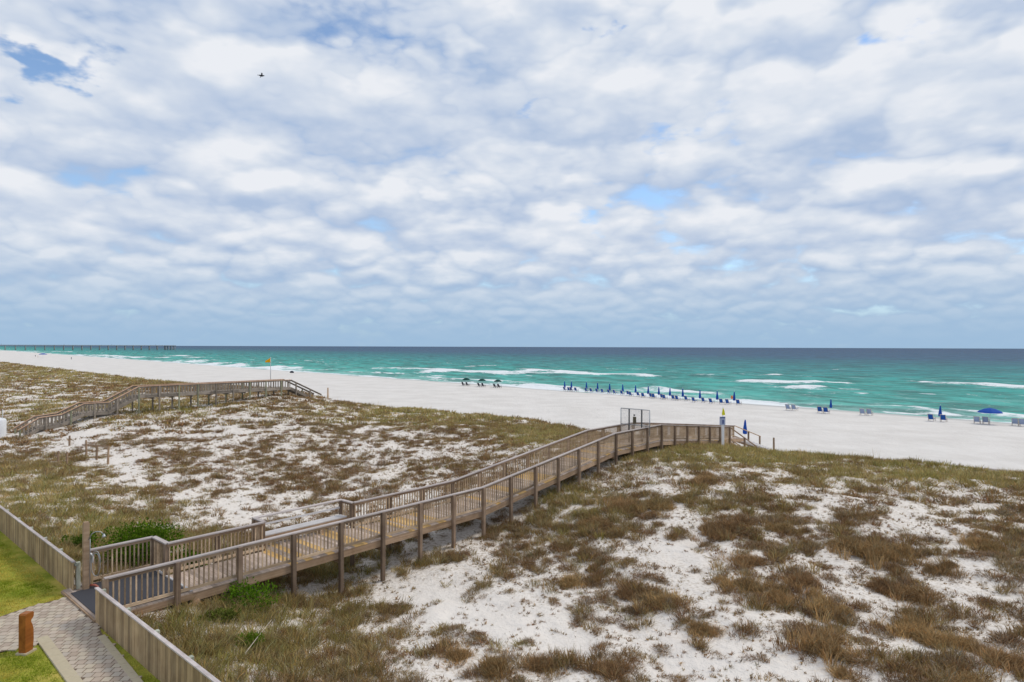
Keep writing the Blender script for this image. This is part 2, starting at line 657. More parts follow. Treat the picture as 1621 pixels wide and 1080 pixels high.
# pavers: pinkish and tan concrete with a colour of its own for each piece
m_, T = material('pink_paver')
oi = T.n('ShaderNodeObjectInfo')
pos = T.n('ShaderNodeNewGeometry').outputs['Position']
c = T.ramp(oi.outputs['Random'], ((0.0, (0.41, 0.325, 0.255)), (0.4, (0.50, 0.415, 0.335)), (0.7, (0.53, 0.455, 0.35)), (1.0, (0.44, 0.38, 0.32))))
k = T.m('ADD', T.m('MULTIPLY', T.noise(pos, 3.0, 5, 0.65), 0.5), 0.75)
principled(T, T.vm('SCALE', c, scale=k), 0.9, 0.2, bump(T, T.noise(pos, 60, 3), 0.3, 0.004))
M_PAVER = m_

# sand
m_, T = material('white_sand')
pos = T.n('ShaderNodeNewGeometry').outputs['Position']
at = T.n('ShaderNodeAttribute', attribute_name='Col')           # r wet, g trodden beach, b litter
sepc = T.n('ShaderNodeSeparateColor')
T.l(at.outputs['Color'], sepc.inputs[0])
big = T.noise(pos, 0.35, 4, 0.6)
fine = T.noise(pos, 5.0, 5, 0.7)
c = T.mix(big, (0.76, 0.69, 0.62), (0.84, 0.785, 0.72))
bt = T.noise(T.vm('MULTIPLY', pos, (1.0, 1.0, 0.0)), 0.16, 6, 0.7)
c = T.mix(sepc.outputs[1], c, T.mix(T.ss(bt, 0.35, 0.65), (0.665, 0.625, 0.58), (0.75, 0.71, 0.665)))
litter = T.m('MULTIPLY', T.ss(T.noise(pos, 7.0, 5, 0.75), 0.47, 0.64), sepc.outputs[2])
c = T.mix(T.m('MULTIPLY', litter, 0.85), c, (0.35, 0.26, 0.16))
c = T.mix(sepc.outputs[0], c, (0.46, 0.44, 0.41))
hgt = T.m('ADD', T.m('MULTIPLY', T.noise(pos, 1.3, 4, 0.6), 3.0), fine)
principled(T, c, T.m('SUBTRACT', 0.9, T.m('MULTIPLY', sepc.outputs[0], 0.5)), 0.2, bump(T, hgt, 0.8, 0.07))
M_SAND = m_

# lawn soil
m_, T = material('lawn_turf')
pos = T.n('ShaderNodeNewGeometry').outputs['Position']
f = T.noise(pos, 1.1, 4, 0.6)
c = T.ramp(f, ((0.3, (0.19, 0.235, 0.022)), (0.5, (0.34, 0.335, 0.05)), (0.7, (0.52, 0.42, 0.10))))
c = T.vm('SCALE', c, scale=T.m('ADD', T.m('MULTIPLY', T.noise(pos, 18, 4, 0.7), 1.0), 0.5))
principled(T, c, 0.95, 0.1, bump(T, T.noise(pos, 40, 4, 0.7), 0.7, 0.03))
M_LAWN = m_

# sea: body colour by depth below the surface (shallow sand bar to deep water), foam where waves break
m_, T = material('sea_water')
geo = T.n('ShaderNodeNewGeometry')
pos = geo.outputs['Position']
Dn = T.vm('DOT_PRODUCT', pos, (SN[0], SN[1], 0))
Qn = T.vm('DOT_PRODUCT', pos, (SA[0], SA[1], 0))
cs = T.n('ShaderNodeCombineXYZ')
T.l(Dn, cs.inputs[0])
T.l(Qn, cs.inputs[1])
SC = cs.outputs[0]                                              # shore coordinates
patch = T.noise(T.vm('MULTIPLY', SC, (1.0, 0.28, 1)), 0.045, 4, 0.6)
patch2 = T.noise(T.vm('MULTIPLY', SC, (1.0, 0.30, 1)), 0.011, 3, 0.6)
off_ = T.m('SUBTRACT', Dn, D_WATER)
dd = T.m('ADD', off_, T.m('MULTIPLY', T.m('SUBTRACT', patch, 0.5), T.m('MULTIPLY', off_, 0.9)))
dd = T.m('ADD', dd, T.m('MULTIPLY', T.m('SUBTRACT', patch2, 0.5), T.m('MULTIPLY', off_, 0.7)))
lg = T.m('DIVIDE', T.m('LOGARITHM', T.m('ADD', T.m('MAXIMUM', dd, 0.0), 10.0), 10.0), 4.0)   # log10(off+10)/4: .25 at shore, 1 at 10 km
wc = T.ramp(lg, ((0.25, (0.22, 0.44, 0.38)), (0.36, (0.055, 0.34, 0.28)), (0.50, (0.02, 0.265, 0.225)), (0.575, (0.018, 0.21, 0.205)),
                 (0.635, (0.02, 0.15, 0.17)), (0.70, (0.028, 0.09, 0.155)), (0.85, (0.028, 0.072, 0.142)), (1.0, (0.028, 0.07, 0.138))))
w0 = T.noise(T.vm('MULTIPLY', SC, (1.0, 0.34, 1)), 0.16, 5, 0.7)
wc = T.vm('SCALE', wc, scale=T.m('ADD', T.m('MULTIPLY', T.ss(w0, 0.36, 0.64), 0.95), 0.55))
wl_ = T.ss(T.noise(T.vm('MULTIPLY', SC, (1.0, 0.3, 1)), 0.33, 5, 0.7), 0.52, 0.72)
wc = T.mix(T.m('MULTIPLY', wl_, T.ss(off_, 420.0, 0.0)), wc, (0.24, 0.46, 0.42))
fo = T.n('ShaderNodeAttribute', attribute_name='Col')
sf = T.n('ShaderNodeSeparateColor')
T.l(fo.outputs['Color'], sf.inputs[0])
fn = T.noise(T.vm('MULTIPLY', SC, (1.0, 0.45, 1)), 0.9, 6, 0.7)
fn = T.m('ADD', T.m('MULTIPLY', fn, 0.6), T.m('MULTIPLY', T.noise(T.vm('MULTIPLY', SC, (1.0, 0.4, 1)), 0.22, 4, 0.65), 0.4))
foam = T.ss(T.m('ADD', sf.outputs[0], T.m('MULTIPLY', T.m('SUBTRACT', fn, 0.5), 2.6)), 0.40, 0.76)
c = T.mix(foam, wc, (0.80, 0.83, 0.84))
w1 = T.noise(T.vm('MULTIPLY', SC, (1.0, 0.35, 1)), 0.16, 5, 0.6)
w2 = T.noise(T.vm('MULTIPLY', SC, (1.0, 0.5, 1)), 0.9, 4, 0.6)
w3 = T.noise(T.vm('MULTIPLY', SC, (1.0, 0.3, 1)), 0.03, 3, 0.6)
hh = T.m('ADD', T.m('ADD', T.m('MULTIPLY', w1, 2.4), T.m('MULTIPLY', w2, 0.5)), T.m('MULTIPLY', w3, 5.0))
nrm = bump(T, hh, 0.9, 1.0)
df = T.n('ShaderNodeBsdfDiffuse')
T.l(c, df.inputs['Color'])
T.l(nrm, df.inputs['Normal'])
gl = T.n('ShaderNodeBsdfGlossy')
gl.inputs['Roughness'].default_value = 0.22
T.l(nrm, gl.inputs['Normal'])
ms = T.n('ShaderNodeMixShader')
T.l(T.m('MULTIPLY', T.m('SUBTRACT', 1.0, foam), 0.17), ms.inputs[0])    # mean reflectance of a wind roughened sea
T.l(df.outputs[0], ms.inputs[1])
T.l(gl.outputs[0], ms.inputs[2])
oo = T.n('ShaderNodeOutputMaterial')
T.l(ms.outputs[0], oo.inputs[0])
M_SEA = m_


# ================================================================== SETTING
# ---- one sheet of sand: dunes, beach and the sea floor
def polar_sheet():
    rs = np.concatenate([np.linspace(5, 30, 150), 30 * np.geomspace(1, 4, 170)[1:], 120 * np.geomspace(1, 12, 110)[1:]])
    an = np.linspace(R(-66), R(60), 420)
    RR, AA = np.meshgrid(rs, an, indexing='ij')
    return RR * np.sin(AA), RR * np.cos(AA)


SX, SY = polar_sheet()
SZ = terrain(SX, SY)
pc, Dg, qg = past_crest(SX, SY)


# vegetation cover on the dunes, surveyed on a coarse grid; two digits a cell are not needed: 0 bare, 9 closed
rows_ = {
    573: "999999999999999999999999999999",
    600: "656899999999999999999999999999",
    627: "544577788899999999999999999999",
    654: "776687656789999999999999999999",
    681: "642434335545678999999999999999",
    708: "522455545554566778999999999999",
    735: "774145666665555778767788999999",
    762: "986333448865566788657667677667",
    789: "998653335445556888854665555566",
    816: "999876422345677788647754344456",
    843: "999998657776667887433434575345",
    870: "999999998887757767511433387435",
    897: "999999999998646666643556355334",
    924: "999999999984234646864665478545",
    951: "999999999963111335683336744455",
    978: "999999999854101122246325648744",
    1005: "999999999986321112324347834566",
    1032: "999999999998544523311123544667",
    1059: "999999999999556635210111445656"}
GRID = np.array([[int(ch) for ch in rows_[k]] for k in sorted(rows_)], float) / 9.0


def cover_at(X, Y, Z):
    px, py = project(X, np.maximum(Y, 0.5), Z)
    gx = np.clip((px - 27) / 54.0, 0, 28.999)
    gy = np.clip((py - 573) / 27.0, 0, 17.999)
    ix, iy = gx.astype(int), gy.astype(int)
    fx, fy = gx - ix, gy - iy
    return (GRID[iy, ix] * (1 - fx) + GRID[iy, ix + 1] * fx) * (1 - fy) + (GRID[iy + 1, ix] * (1 - fx) + GRID[iy + 1, ix + 1] * fx) * fy


def green_at(X, Y, Z):
    px, py = project(X, np.maximum(Y, 0.5), Z)
    g = np.full(np.shape(X), 0.13)
    for (x, y, rx, ry, a) in ((60, 790, 150, 60, .75), (180, 850, 170, 60, .7), (400, 990, 230, 70, .6), (330, 1060, 200, 60, .55), (900, 790, 90, 70, .5),
                              (560, 900, 120, 40, .55), (1200, 720, 300, 25, .75), (1500, 750, 250, 25, .8), (250, 650, 180, 25, .6), (700, 655, 260, 22, .7),
                              (150, 590, 250, 25, .6), (850, 690, 80, 25, .65), (60, 640, 80, 40, .5), (1050, 730, 120, 25, .4), (680, 900, 90, 50, .3), (1150, 790, 150, 40, .25)):
        g = np.maximum(g, .13 + a * np.exp(-((px - x) / rx) ** 2 - ((py - y) / ry) ** 2))
    return np.clip(g, 0, 1)


wl0 = D_WATER - 1.0 + 3.0 * (fbm(qg / 12.0, qg * 0 + 2, 3) - .5)
wet = np.clip(1 - (wl0 - Dg) / 3.5, 0, 1) ** 1.3
wet = np.maximum(wet, 0.16 * np.exp(-((Dg - (D_WATER - 11 + 4 * (fbm(qg / 18.0, qg * 0 + 7, 3) - .5))) / 0.7) ** 2))
trod = sstep(pc, 1.0, 6.0)
cov_s = cover_at(SX, SY, SZ)
lit_s = np.clip(cov_s * 1.5 - 0.1, 0, 1) * (1 - trod)
cols = np.stack([wet, trod, lit_s], -1).reshape(-1, 3)
nr, na = SX.shape
idx = np.arange(nr * na).reshape(nr, na)
FQ = np.stack([idx[:-1, :-1], idx[:-1, 1:], idx[1:, 1:], idx[1:, :-1]], -1).reshape(-1, 4)[:, ::-1]
sand = obj('sand_ground', mesh_np('sand_ground', np.stack([SX, SY, SZ], -1).reshape(-1, 3), FQ, True, cols), M_SAND)
tag(sand, 'white quartz sand of dunes and beach', kind='structure')

# ---- sea
Dl = np.concatenate([np.arange(99, 260, 0.75), np.arange(260, 420, 1.6), 420 * np.geomspace(1, 90, 110)])
ql = np.concatenate([-np.geomspace(24000, 260, 40), np.arange(-250, 260, 1.9), 260 * np.geomspace(1, 5, 260)[1:], np.geomspace(1310, 26000, 60)])
DD, QQ = np.meshgrid(Dl, ql, indexing='ij')
off = DD - D_WATER
near = np.exp(-np.clip(off, 0, None) / 260.0)
ph = off * 2 * np.pi / (13 + 0.05 * np.clip(off, 0, 300)) + 7.0 * fbm(QQ / 60, off / 90 + 3, 3)
env = np.clip(fbm(QQ / 38 + 11, off / 26, 3) * 2.2 - 0.55, 0, 1.4)
swell = (np.sin(ph) * .5 + .5) ** 2.2 * env
chop = (fbm(off / 2.6, QQ / 6.5, 3) - .5) * 0.55 + (fbm(off / 7 + 30, QQ / 20, 2) - .5) * 0.7
depthf = sstep(off, -4, 14)
HZ = (swell * 0.85 * near + chop * near * 1.15) * depthf
HZ[off > 420] *= 0
# foam
foam_ = np.clip((swell - 0.97) * 3.4, 0, 0.42) * near * sstep(fbm(QQ / 55 + 5, off / 40 + 8, 3), .50, .66) * sstep(off, 2, 10)
foam_ += 0.72 * np.exp(-((off - 1.5 - 8 * (fbm(QQ / 14, off * 0 + 1, 3) - .5)) / 2.6) ** 2)                    # swash
foam_ += 0.6 * np.exp(-np.clip(off, 0, None) / 12.0) * sstep(fbm(QQ / 11 + 3, off / 4, 3), .45, .62)
foam_ += 0.62 * sstep(fbm(QQ / 8.0 + 60, off / 2.6 + 7, 3), .655, .74) * sstep(fbm(QQ / 60 + 20, off / 45, 2), .42, .62) * np.exp(-np.clip(off - 60, 0, None) / 190.) * sstep(off, 6, 20)
foam_ += 0.30 * sstep(fbm(QQ / 26 + 9, off / 5.0 + 3, 4), .54, .70) * np.exp(-np.clip(off, 0, None) / 70.)
for (x0, y0, x1, y1, thick, amt) in ((618, 583.5, 745, 586.5, 5, .72), (700, 588, 862, 591, 5, .8), (845, 588.5, 982, 593.5, 7, .95), (1002, 594, 1046, 596.5, 4, .8),
                                     (1108, 594, 1128, 595, 3, .6), (1195, 603, 1300, 607, 6, .85), (1300, 607, 1350, 607, 4, .55), (1265, 614, 1302, 615.5, 5, .9),
                                     (1478, 607.5, 1640, 613, 8, .85), (1222, 594, 1232, 594.5, 3, .8), (1440, 604, 1470, 606, 3, .6),
                                     (268, 578, 316, 579.5, 4, .9), (310, 572, 330, 573, 4, .8), (346, 579, 362, 580, 3, .8), (386, 582, 420, 583.5, 4, .9), (300, 575, 345, 577, 3, .6),
                                     (60, 556.5, 130, 557.5, 1.6, .7), (120, 562, 200, 564.5, 2.5, .75), (200, 565.5, 262, 567, 3, .8), (0, 555.5, 40, 556, 1.3, .6), (230, 571.5, 262, 573, 3, .8),
                                     (270, 563, 300, 564, 2, .8), (300, 566, 325, 567, 2.5, .6), (330, 570, 352, 571, 2.5, .6), (1030, 617, 1105, 621, 6, .62), (1090, 622, 1140, 627, 5, .55),
                                     (700, 601, 790, 604, 3, .5), (780, 604, 850, 606, 3, .55), (840, 611, 905, 617, 5, .6), (440, 582, 520, 586, 2.5, .4), (560, 589, 640, 592, 2.5, .4),
                                     (1420, 645, 1500, 656, 5, .6), (1500, 652, 1640, 664, 7, .7), (1510, 626, 1600, 630, 3, .35), (1320, 625, 1400, 628, 3, .3), (1250, 628, 1300, 630, 4, .35),
                                     (480, 571, 520, 573, 2, .4), (690, 575, 720, 576, 2, .35), (1100, 572, 1110, 572.4, 2, .5), (1330, 585, 1345, 585.5, 2, .5), (760, 580, 790, 581, 2.5, .6)):
    a, b = np.array(at_z(x0, y0, SEA_Z)[:2]), np.array(at_z(x1, y1, SEA_Z)[:2])
    mid = (a + b) / 2
    wd = thick * (mid[1] ** 2) / (FPX * 10.3) * 0.42
    wd = float(np.clip(wd, 1.4, 14))
    Da, Db, qa, qb = SN @ a, SN @ b, SA @ a, SA @ b
    if qa > qb:
        Da, Db, qa, qb = Db, Da, qb, qa
    f = np.clip((QQ - qa) / (qb - qa), 0, 1)
    cen = Da + (Db - Da) * f + (fbm(QQ / 16, QQ * 0 + x0, 3) - .5) * wd * 2.4
    ends = np.exp(-np.clip(qa - QQ, 0, None) / (0.12 * (qb - qa) + 2) - np.clip(QQ - qb, 0, None) / (0.12 * (qb - qa) + 2))
    prof = np.where(DD < cen, np.exp(-((DD - cen) / wd) ** 2), np.exp(-((DD - cen) / (wd * 0.55)) ** 2)) * ends
    foam_ += prof * amt
    HZ += prof * 0.35 * depthf
foam_ = np.clip(foam_, 0, 1)
XS, YS = DD * SN[0] + QQ * SA[0], DD * SN[1] + QQ * SA[1]
nr, na = DD.shape
idx = np.arange(nr * na).reshape(nr, na)
FQ = np.stack([idx[:-1, :-1], idx[:-1, 1:], idx[1:, 1:], idx[1:, :-1]], -1).reshape(-1, 4)[:, ::-1]
keep = (YS[:-1, :-1].ravel() > -3000)
sea = obj('sea', mesh_np('sea', np.stack([XS, YS, SEA_Z + HZ], -1).reshape(-1, 3), FQ[keep][:, ::-1], True, np.repeat(foam_.reshape(-1, 1), 3, 1)), M_SEA)
tag(sea, 'turquoise sea with small breakers', kind='structure')

# ---- lawn and brick path behind the fence (t < 0 in walk coordinates)
PAD = 1.5
LAWN_Z = 1.56
lv = [(*tw(0.02, 16), LAWN_Z), (*tw(0.02, 2.74), LAWN_Z), (*tw(-0.24, 2.74), LAWN_Z), (*tw(-0.24, 0), LAWN_Z), (*tw(-0.19, 0), LAWN_Z), (*tw(-0.19, -13), LAWN_Z), (*tw(-14, -13), LAWN_Z), (*tw(-14, 16), LAWN_Z)]
lawn = obj('lawn', mesh('lawn', lv, [tuple(range(7, -1, -1))]), M_LAWN)
tag(lawn, 'short patchy lawn inside the low fence', kind='structure')

PZ = 1.6


def twz(px, py, z=PZ):
    p = at_z(px, py, z)
    v = np.array(p[:2]) - A0
    return float(v @ DW), float(v @ PW)


poly_path = [twz(*p) for p in ((-60, 990), (0, 976), (40, 962), (83, 951), (112, 945), (152, 986), (166, 1010), (222, 1080), (262, 1130), (165, 1130), (131, 1080), (68, 1007), (62, 1018), (0, 1032), (-60, 1045))]


def inside(poly, x, y):
    c = False
    j = len(poly) - 1
    for i in range(len(poly)):
        xi, yi = poly[i]
        xj, yj = poly[j]
        if (yi > y) != (yj > y) and x < (xj - xi) * (y - yi) / (yj - yi) + xi:
            c = not c
        j = i
    return c


walk_root_M = Matrix.Translation((A0[0], A0[1], 0)) @ Matrix.Rotation(math.atan2(DW[1], DW[0]), 4, 'Z')
RZW = math.atan2(DW[1], DW[0])
ps = [(*tw(*p), PZ - 0.005) for p in poly_path]
path = obj('paved_path', mesh('paved_path', ps, [tuple(reversed(range(len(ps))))]), plain('joint_sand', (0.17, 0.125, 0.09), 0.95, 0.1))
tag(path, 'paved path of pinkish concrete pavers', kind='structure')
if path.data.polygons[0].normal.z < 0:
    path.data.flip_normals()
# pavers in courses of alternating size
pav = []
t0, t1 = min(p[0] for p in poly_path), max(p[0] for p in poly_path)
w0, w1 = min(p[1] for p in poly_path), max(p[1] for p in poly_path)
PS = 0.205
C45 = math.sqrt(.5)
nn_ = int((t1 - t0 + w1 - w0) / PS) + 4
for ia in range(-nn_, nn_):
    for ib in range(-nn_, nn_):
        aa_, bb_ = ia * PS, (ib + 0.5 * (ia % 2)) * PS
        cxp, cyp = t0 + C45 * (aa_ - bb_), w0 + C45 * (aa_ + bb_)
        if inside(poly_path, cxp, cyp):
            pav.append((cxp, cyp, PS, PS))
pav.sort(key=lambda p: np.hypot(*tw(p[0], p[1])))
pv = [(x * 1.0, y * 1.0, z) for (x, y, z) in BOXV]
bm_pv = [(-.5, -.5, -.5), (.5, -.5, -.5), (.5, .5, -.5), (-.5, .5, -.5), (-.5, -.5, .3), (.5, -.5, .3), (.5, .5, .3), (-.5, .5, .3), (-.47, -.47, .5), (.47, -.47, .5), (.47, .47, .5), (-.47, .47, .5)]
bm_pf = [(0, 1, 5, 4), (1, 2, 6, 5), (2, 3, 7, 6), (3, 0, 4, 7), (4, 5, 9, 8), (5, 6, 10, 9), (6, 7, 11, 10), (7, 4, 8, 11), (8, 9, 10, 11)]
ME_PAV = mesh('paver', bm_pv, bm_pf)
ME_PAV.materials.append(M_PAVER)
vis = [p for p in pav if project(*tw(p[0], p[1]), PZ)[1] < 1095 and project(*tw(p[0], p[1]), PZ)[0] > -12]
for (a, b, h, w) in vis[:300]:
    c = tw(a, b)
    obj('paver', ME_PAV, None, path, Matrix.Translation((c[0], c[1], PZ - 0.02 + random.uniform(-.002, .003))) @ Matrix.Rotation(RZW + R(45) + random.uniform(-.012, .012), 4, 'Z') @ Matrix.Diagonal((h - .015, w - .015, 0.04, 1)))
if len(vis) > 300:
    V, F = [], []
    for (a, b, h, w) in vis[300:]:
        c = tw(a, b)
        M = Matrix.Translation((c[0], c[1], PZ - 0.02 + random.uniform(-.002, .003))) @ Matrix.Rotation(RZW + R(45), 4, 'Z') @ Matrix.Diagonal((h - .015, w - .015, 0.04, 1))
        k = len(V)
        V += [tuple(M @ Vector(v)) for v in bm_pv]
        F += [tuple(i + k for i in f) for f in bm_pf]
    tag(obj('paver_field', mesh('paver_field', V, F), M_PAVER, path), kind='stuff')


# border bands of single larger slabs
def border(p_a, p_b, width, n):
    a, b = np.array(tw(*twz(*p_a))), np.array(tw(*twz(*p_b)))
    L = np.linalg.norm(b - a)
    d = (b - a) / L
    ang = math.atan2(d[1], d[0])
    for i in range(n):
        c = a + d * L * (i + .5) / n
        obj('border_slab', ME_PAV, M_TAN, path, Matrix.Translation((c[0], c[1], PZ - 0.021)) @ Matrix.Rotation(ang, 4, 'Z') @ Matrix.Diagonal((L / n - .006, width, 0.05, 1)))


border((66, 1008), (142, 1110), 0.26, 9)
border((160, 1006), (240, 1106), 0.17, 14)

# ================================================================== MAIN BOARDWALK
bw = empty('boardwalk', (A0[0], A0[1], 0), RZW)
tag(bw, 'long grey wooden boardwalk with baluster railings leading over the dunes to the beach', 'boardwalk')
WID = 1.95
T_END = 42.55


def deck(t):
    return float(np.interp(t, [0, 14.8, 25.9, 31.45, T_END], [1.66, 1.68, 2.97, 2.96, 1.80]))


RAIL = 1.05
n_pl = 0
# deck boards: grey, with runs of newer yellow ones
pt = 2.32
new_run = 0
PITCH = 0.1425
while pt < T_END - 0.05:
    if new_run <= 0 and random.random() < (0.13 if 5 < pt < 11 else 0.085):
        new_run = random.choice((1, 2, 2, 3, 4)) if pt > 3.2 else 0
    isnew = new_run > 0
    new_run -= 1
    a, b = pt, min(pt + PITCH - 0.007, T_END)
    wl = 2.62 if 5.55 < pt < 9.3 else WID + 0.03
    za, zb = deck(a), deck(b)
    ang = math.atan2(zb - za, b - a)
    M = Matrix.Translation(((a + b) / 2, wl / 2 - 0.02, (za + zb) / 2 - 0.019 + random.uniform(-.002, .002))) @ Matrix.Rotation(-ang, 4, 'Y') @ Matrix.Diagonal((b - a, wl + 0.04, 0.038, 1))
    if n_pl < 300:
        obj('plank', unit_box(M_NEW if isnew else M_PLANK), None, bw, M)
        n_pl += 1
    pt += PITCH
# entrance platform boards
pt = -0.2
while pt < 2.3:
    box('platform_plank', (pt + .067, 1.52, deck(0) - 0.021), (0.134, 3.08, 0.038), M_PLANK, bw)
    pt += PITCH

bal_pts = []      # (bottom point, top point)


def rail_bay(tA, wA, zA, tB, wB, zB, nb, capw=0.15, bal=0.037, full=True):
    """one bay between two posts: cap, sub rail, bottom rail, balusters; z are deck heights"""
    a, b = Vector((tA, wA, zA)), Vector((tB, wB, zB))
    up = Vector((0, 0, 1))
    beam('handrail', a + up * (RAIL - 0.02), b + up * (RAIL - 0.02), capw, 0.04, M_CAP, bw)
    beam('upper_rail', a + up * (RAIL - 0.09), b + up * (RAIL - 0.09), 0.042, 0.09, M_WOOD, bw)
    beam('lower_rail', a + up * 0.12, b + up * 0.12, 0.042, 0.09, M_BAL, bw)
    for k in range(nb):
        f = (k + 0.5) / nb
        p = a.lerp(b, f)
        bal_pts.append((p + up * 0.09, p + up * (RAIL - 0.06), bal))


def rpost(t, w, zb, zt, s=0.135, name='post', mat=None):
    box(name, (t, w, (zb + zt) / 2), (s, s, zt - zb), mat or M_POST, bw, random.uniform(-.03, .03))


def ground_tw(t, w):
    p = tw(t, w)
    return gz(p[0], p[1])


# posts and near rail
for n in range(24):
    t = n * 1.85 if n < 23 else T_END
    z = deck(t)
    if n == 0:
        rpost(t + .02, -0.03, 1.45, z + RAIL - 0.02)
    else:
        rpost(t, -0.09, ground_tw(t, -.1) - 0.4, z + RAIL - 0.035)
    if n < 23:
        t2 = min((n + 1) * 1.85, T_END)
        rail_bay(t, -0.02, z, t2, -0.02, deck(t2), 13)
# far rail: from jog at 2.3, interrupted by the bench bay
far_t = [2.33, 3.95, 5.55]
far_t2 = [9.35] + [9.35 + (T_END - 9.35) / 18 * k for k in range(1, 19)]
for seq in (far_t, far_t2):
    for i, t in enumerate(seq):
        z = deck(t)
        rpost(t, WID + 0.08, ground_tw(t, WID) - 0.4, z + RAIL - 0.035)
        if i < len(seq) - 1:
            t2 = seq[i + 1]
            rail_bay(t, WID, z, t2, WID, deck(t2), 13)
# platform left rail and jog
for t in (0.42, 2.3):
    rpost(t, 3.07, 1.2, deck(0) + RAIL - 0.035)
rail_bay(0.42, 3.05, deck(0), 2.3, 3.05, deck(0), 15)
rail_bay(2.31, 3.05, deck(0), 2.33, WID, deck(0), 8)
# bench bay
ZB = deck(7.5)
for t in (5.6, 9.3):
    rpost(t, 2.74, ground_tw(t, 2.7) - .4, ZB + RAIL - 0.035)
rail_bay(5.58, WID, ZB, 5.6, 2.7, ZB, 5)
rail_bay(9.32, WID, ZB, 9.3, 2.7, ZB, 5)
beam('handrail', (5.55, 2.75, ZB + RAIL - .02), (9.35, 2.75, ZB + RAIL - .02), 0.19, 0.04, M_CAP, bw)
beam('bench_back_rail', (5.7, 2.70, ZB + .74), (9.2, 2.70, ZB + .74), 0.035, 0.07, M_BENCH, bw)
for k in range(3):
    beam('bench_seat_board', (5.72, 2.24 + .155 * k, ZB + 0.46), (9.18, 2.24 + .155 * k, ZB + 0.46), 0.145, 0.04, M_BENCH, bw)
beam('bench_apron', (5.72, 2.19, ZB + 0.39), (9.18, 2.19, ZB + 0.39), 0.035, 0.10, M_WOOD, bw)
for t in (5.8, 6.95, 8.1, 9.1):
    box('bench_leg', (t, 2.40, ZB + 0.215), (0.09, 0.36, 0.43), M_WOOD, bw)
# rim joists, beams under the deck, support posts of the platform
for n in range(23):
    ta, tb = n * 1.85 + (0.0 if n else 2.3), (n + 1) * 1.85
    if n < 2:
        ta = max(ta, 2.3) if n == 1 else 2.3
    if tb <= ta:
        continue
    for w in (-0.005, WID + 0.005):
        if w > 1 and 5.0 < ta < 9.2:
            w = 2.66
        beam('rim_joist', (ta, w, deck(ta) - 0.165), (min(tb, T_END), w, deck(min(tb, T_END)) - 0.165), 0.04, 0.245, M_WOOD, bw)
for n in range(1, 24):
    t = min(n * 1.85, T_END - .1)
    beam('cross_beam', (t, -0.02, deck(t) - 0.36), (t, 2.7 if 5 < t < 9.4 else WID + .03, deck(t) - 0.36), 0.09, 0.16, M_WOOD, bw)
beam('rim_joist', (-0.2, -0.01, deck(0) - .13), (2.3, -0.01, deck(0) - .13), 0.04, 0.18, M_WOOD, bw)
beam('rim_joist', (-0.22, -0.05, deck(0) - .10), (-0.22, 3.05, deck(0) - .10), 0.05, 0.17, M_WOOD, bw)
for w in (0.3, 1.65):
    beam('ground_brace', (2.5, w - 0.35, deck(0) - .3), (1.1, w - 0.35, 0.95), 0.09, 0.12, M_WOOD, bw)
beam('threshold_board', (2.31, 0.05, deck(0) + 0.012), (2.31, 3.0, deck(0) + 0.012), 0.07, 0.03, M_BENCH, bw)
box('bench_corner_post', (5.5, WID + .08, ZB + .5), (.1, .1, 1.0), M_WOOD, bw)
# stairs to the beach on the near half, ramp running on along the far half
NS = 13
S_LEN = 5.6
S_DROP = deck(T_END) - (-0.30)
T_R = 48.6
ZR = deck(T_END) - 0.1045 * (T_R - T_END)
for k in range(NS):
    t = T_END + (k + 0.5) * S_LEN / NS
    z = deck(T_END) - (k + 1) * S_DROP / NS
    box('stair_tread', (t, 0.48, z), (S_LEN / NS + 0.02, 0.98, 0.045), M_BENCH, bw)
pt = T_END + .01
while pt < T_R:
    box('ramp_plank', (pt + .067, 1.49, deck(T_END) - 0.1045 * (pt - T_END) - .02), (0.134, 0.96, 0.038), M_PLANK, bw)
    pt += PITCH
for k in range(8):
    box('stair_tread', (T_R + (k + .5) * 0.75, 1.49, ZR - (k + 1) * 0.19), (0.77, 0.96, 0.045), M_BENCH, bw)
up = Vector((0, 0, 1))
beam('rim_joist', (T_END, 1.0, deck(T_END) - .15), (T_R, 1.0, ZR - .15), 0.04, 0.22, M_WOOD, bw)
beam('rim_joist', (T_END, WID + .01, deck(T_END) - .15), (T_R, WID + .01, ZR - .15), 0.04, 0.22, M_WOOD, bw)
for (w, s0, s1) in ((-0.03, Vector((T_END, -0.03, deck(T_END))), Vector((T_END + S_LEN, -0.03, -0.30))), (WID + .03, Vector((T_R, WID + .03, ZR)), Vector((T_R + 6.4, WID + .03, -0.42)))):
    beam('stair_stringer', s0 - up * .2, s1 - up * .2, 0.05, 0.28, M_WOOD, bw)
    beam('stair_handrail', s0 + up * 1.03, s1 + up * 1.0, 0.10, 0.06, M_WOOD, bw)
    beam('stair_middle_rail', s0 + up * 0.12, s1 + up * 0.12, 0.045, 0.09, M_WOOD, bw)
    for f in (0.0, 0.55, 1.0):
        p = s0.lerp(s1, f)
        rpost(p.x, w + (.05 if w > 1 else -.05), p.z - 0.9, p.z + 1.0, 0.13)
for k in range(3):
    ta, tb = T_END + k * (T_R - T_END) / 3, T_END + (k + 1) * (T_R - T_END) / 3
    rail_bay(ta, WID, deck(T_END) - .1045 * (ta - T_END), tb, WID, deck(T_END) - .1045 * (tb - T_END), 12)
    if k:
        rpost(ta, WID + .08, -0.6, deck(T_END) - .1045 * (ta - T_END) + RAIL - .035)
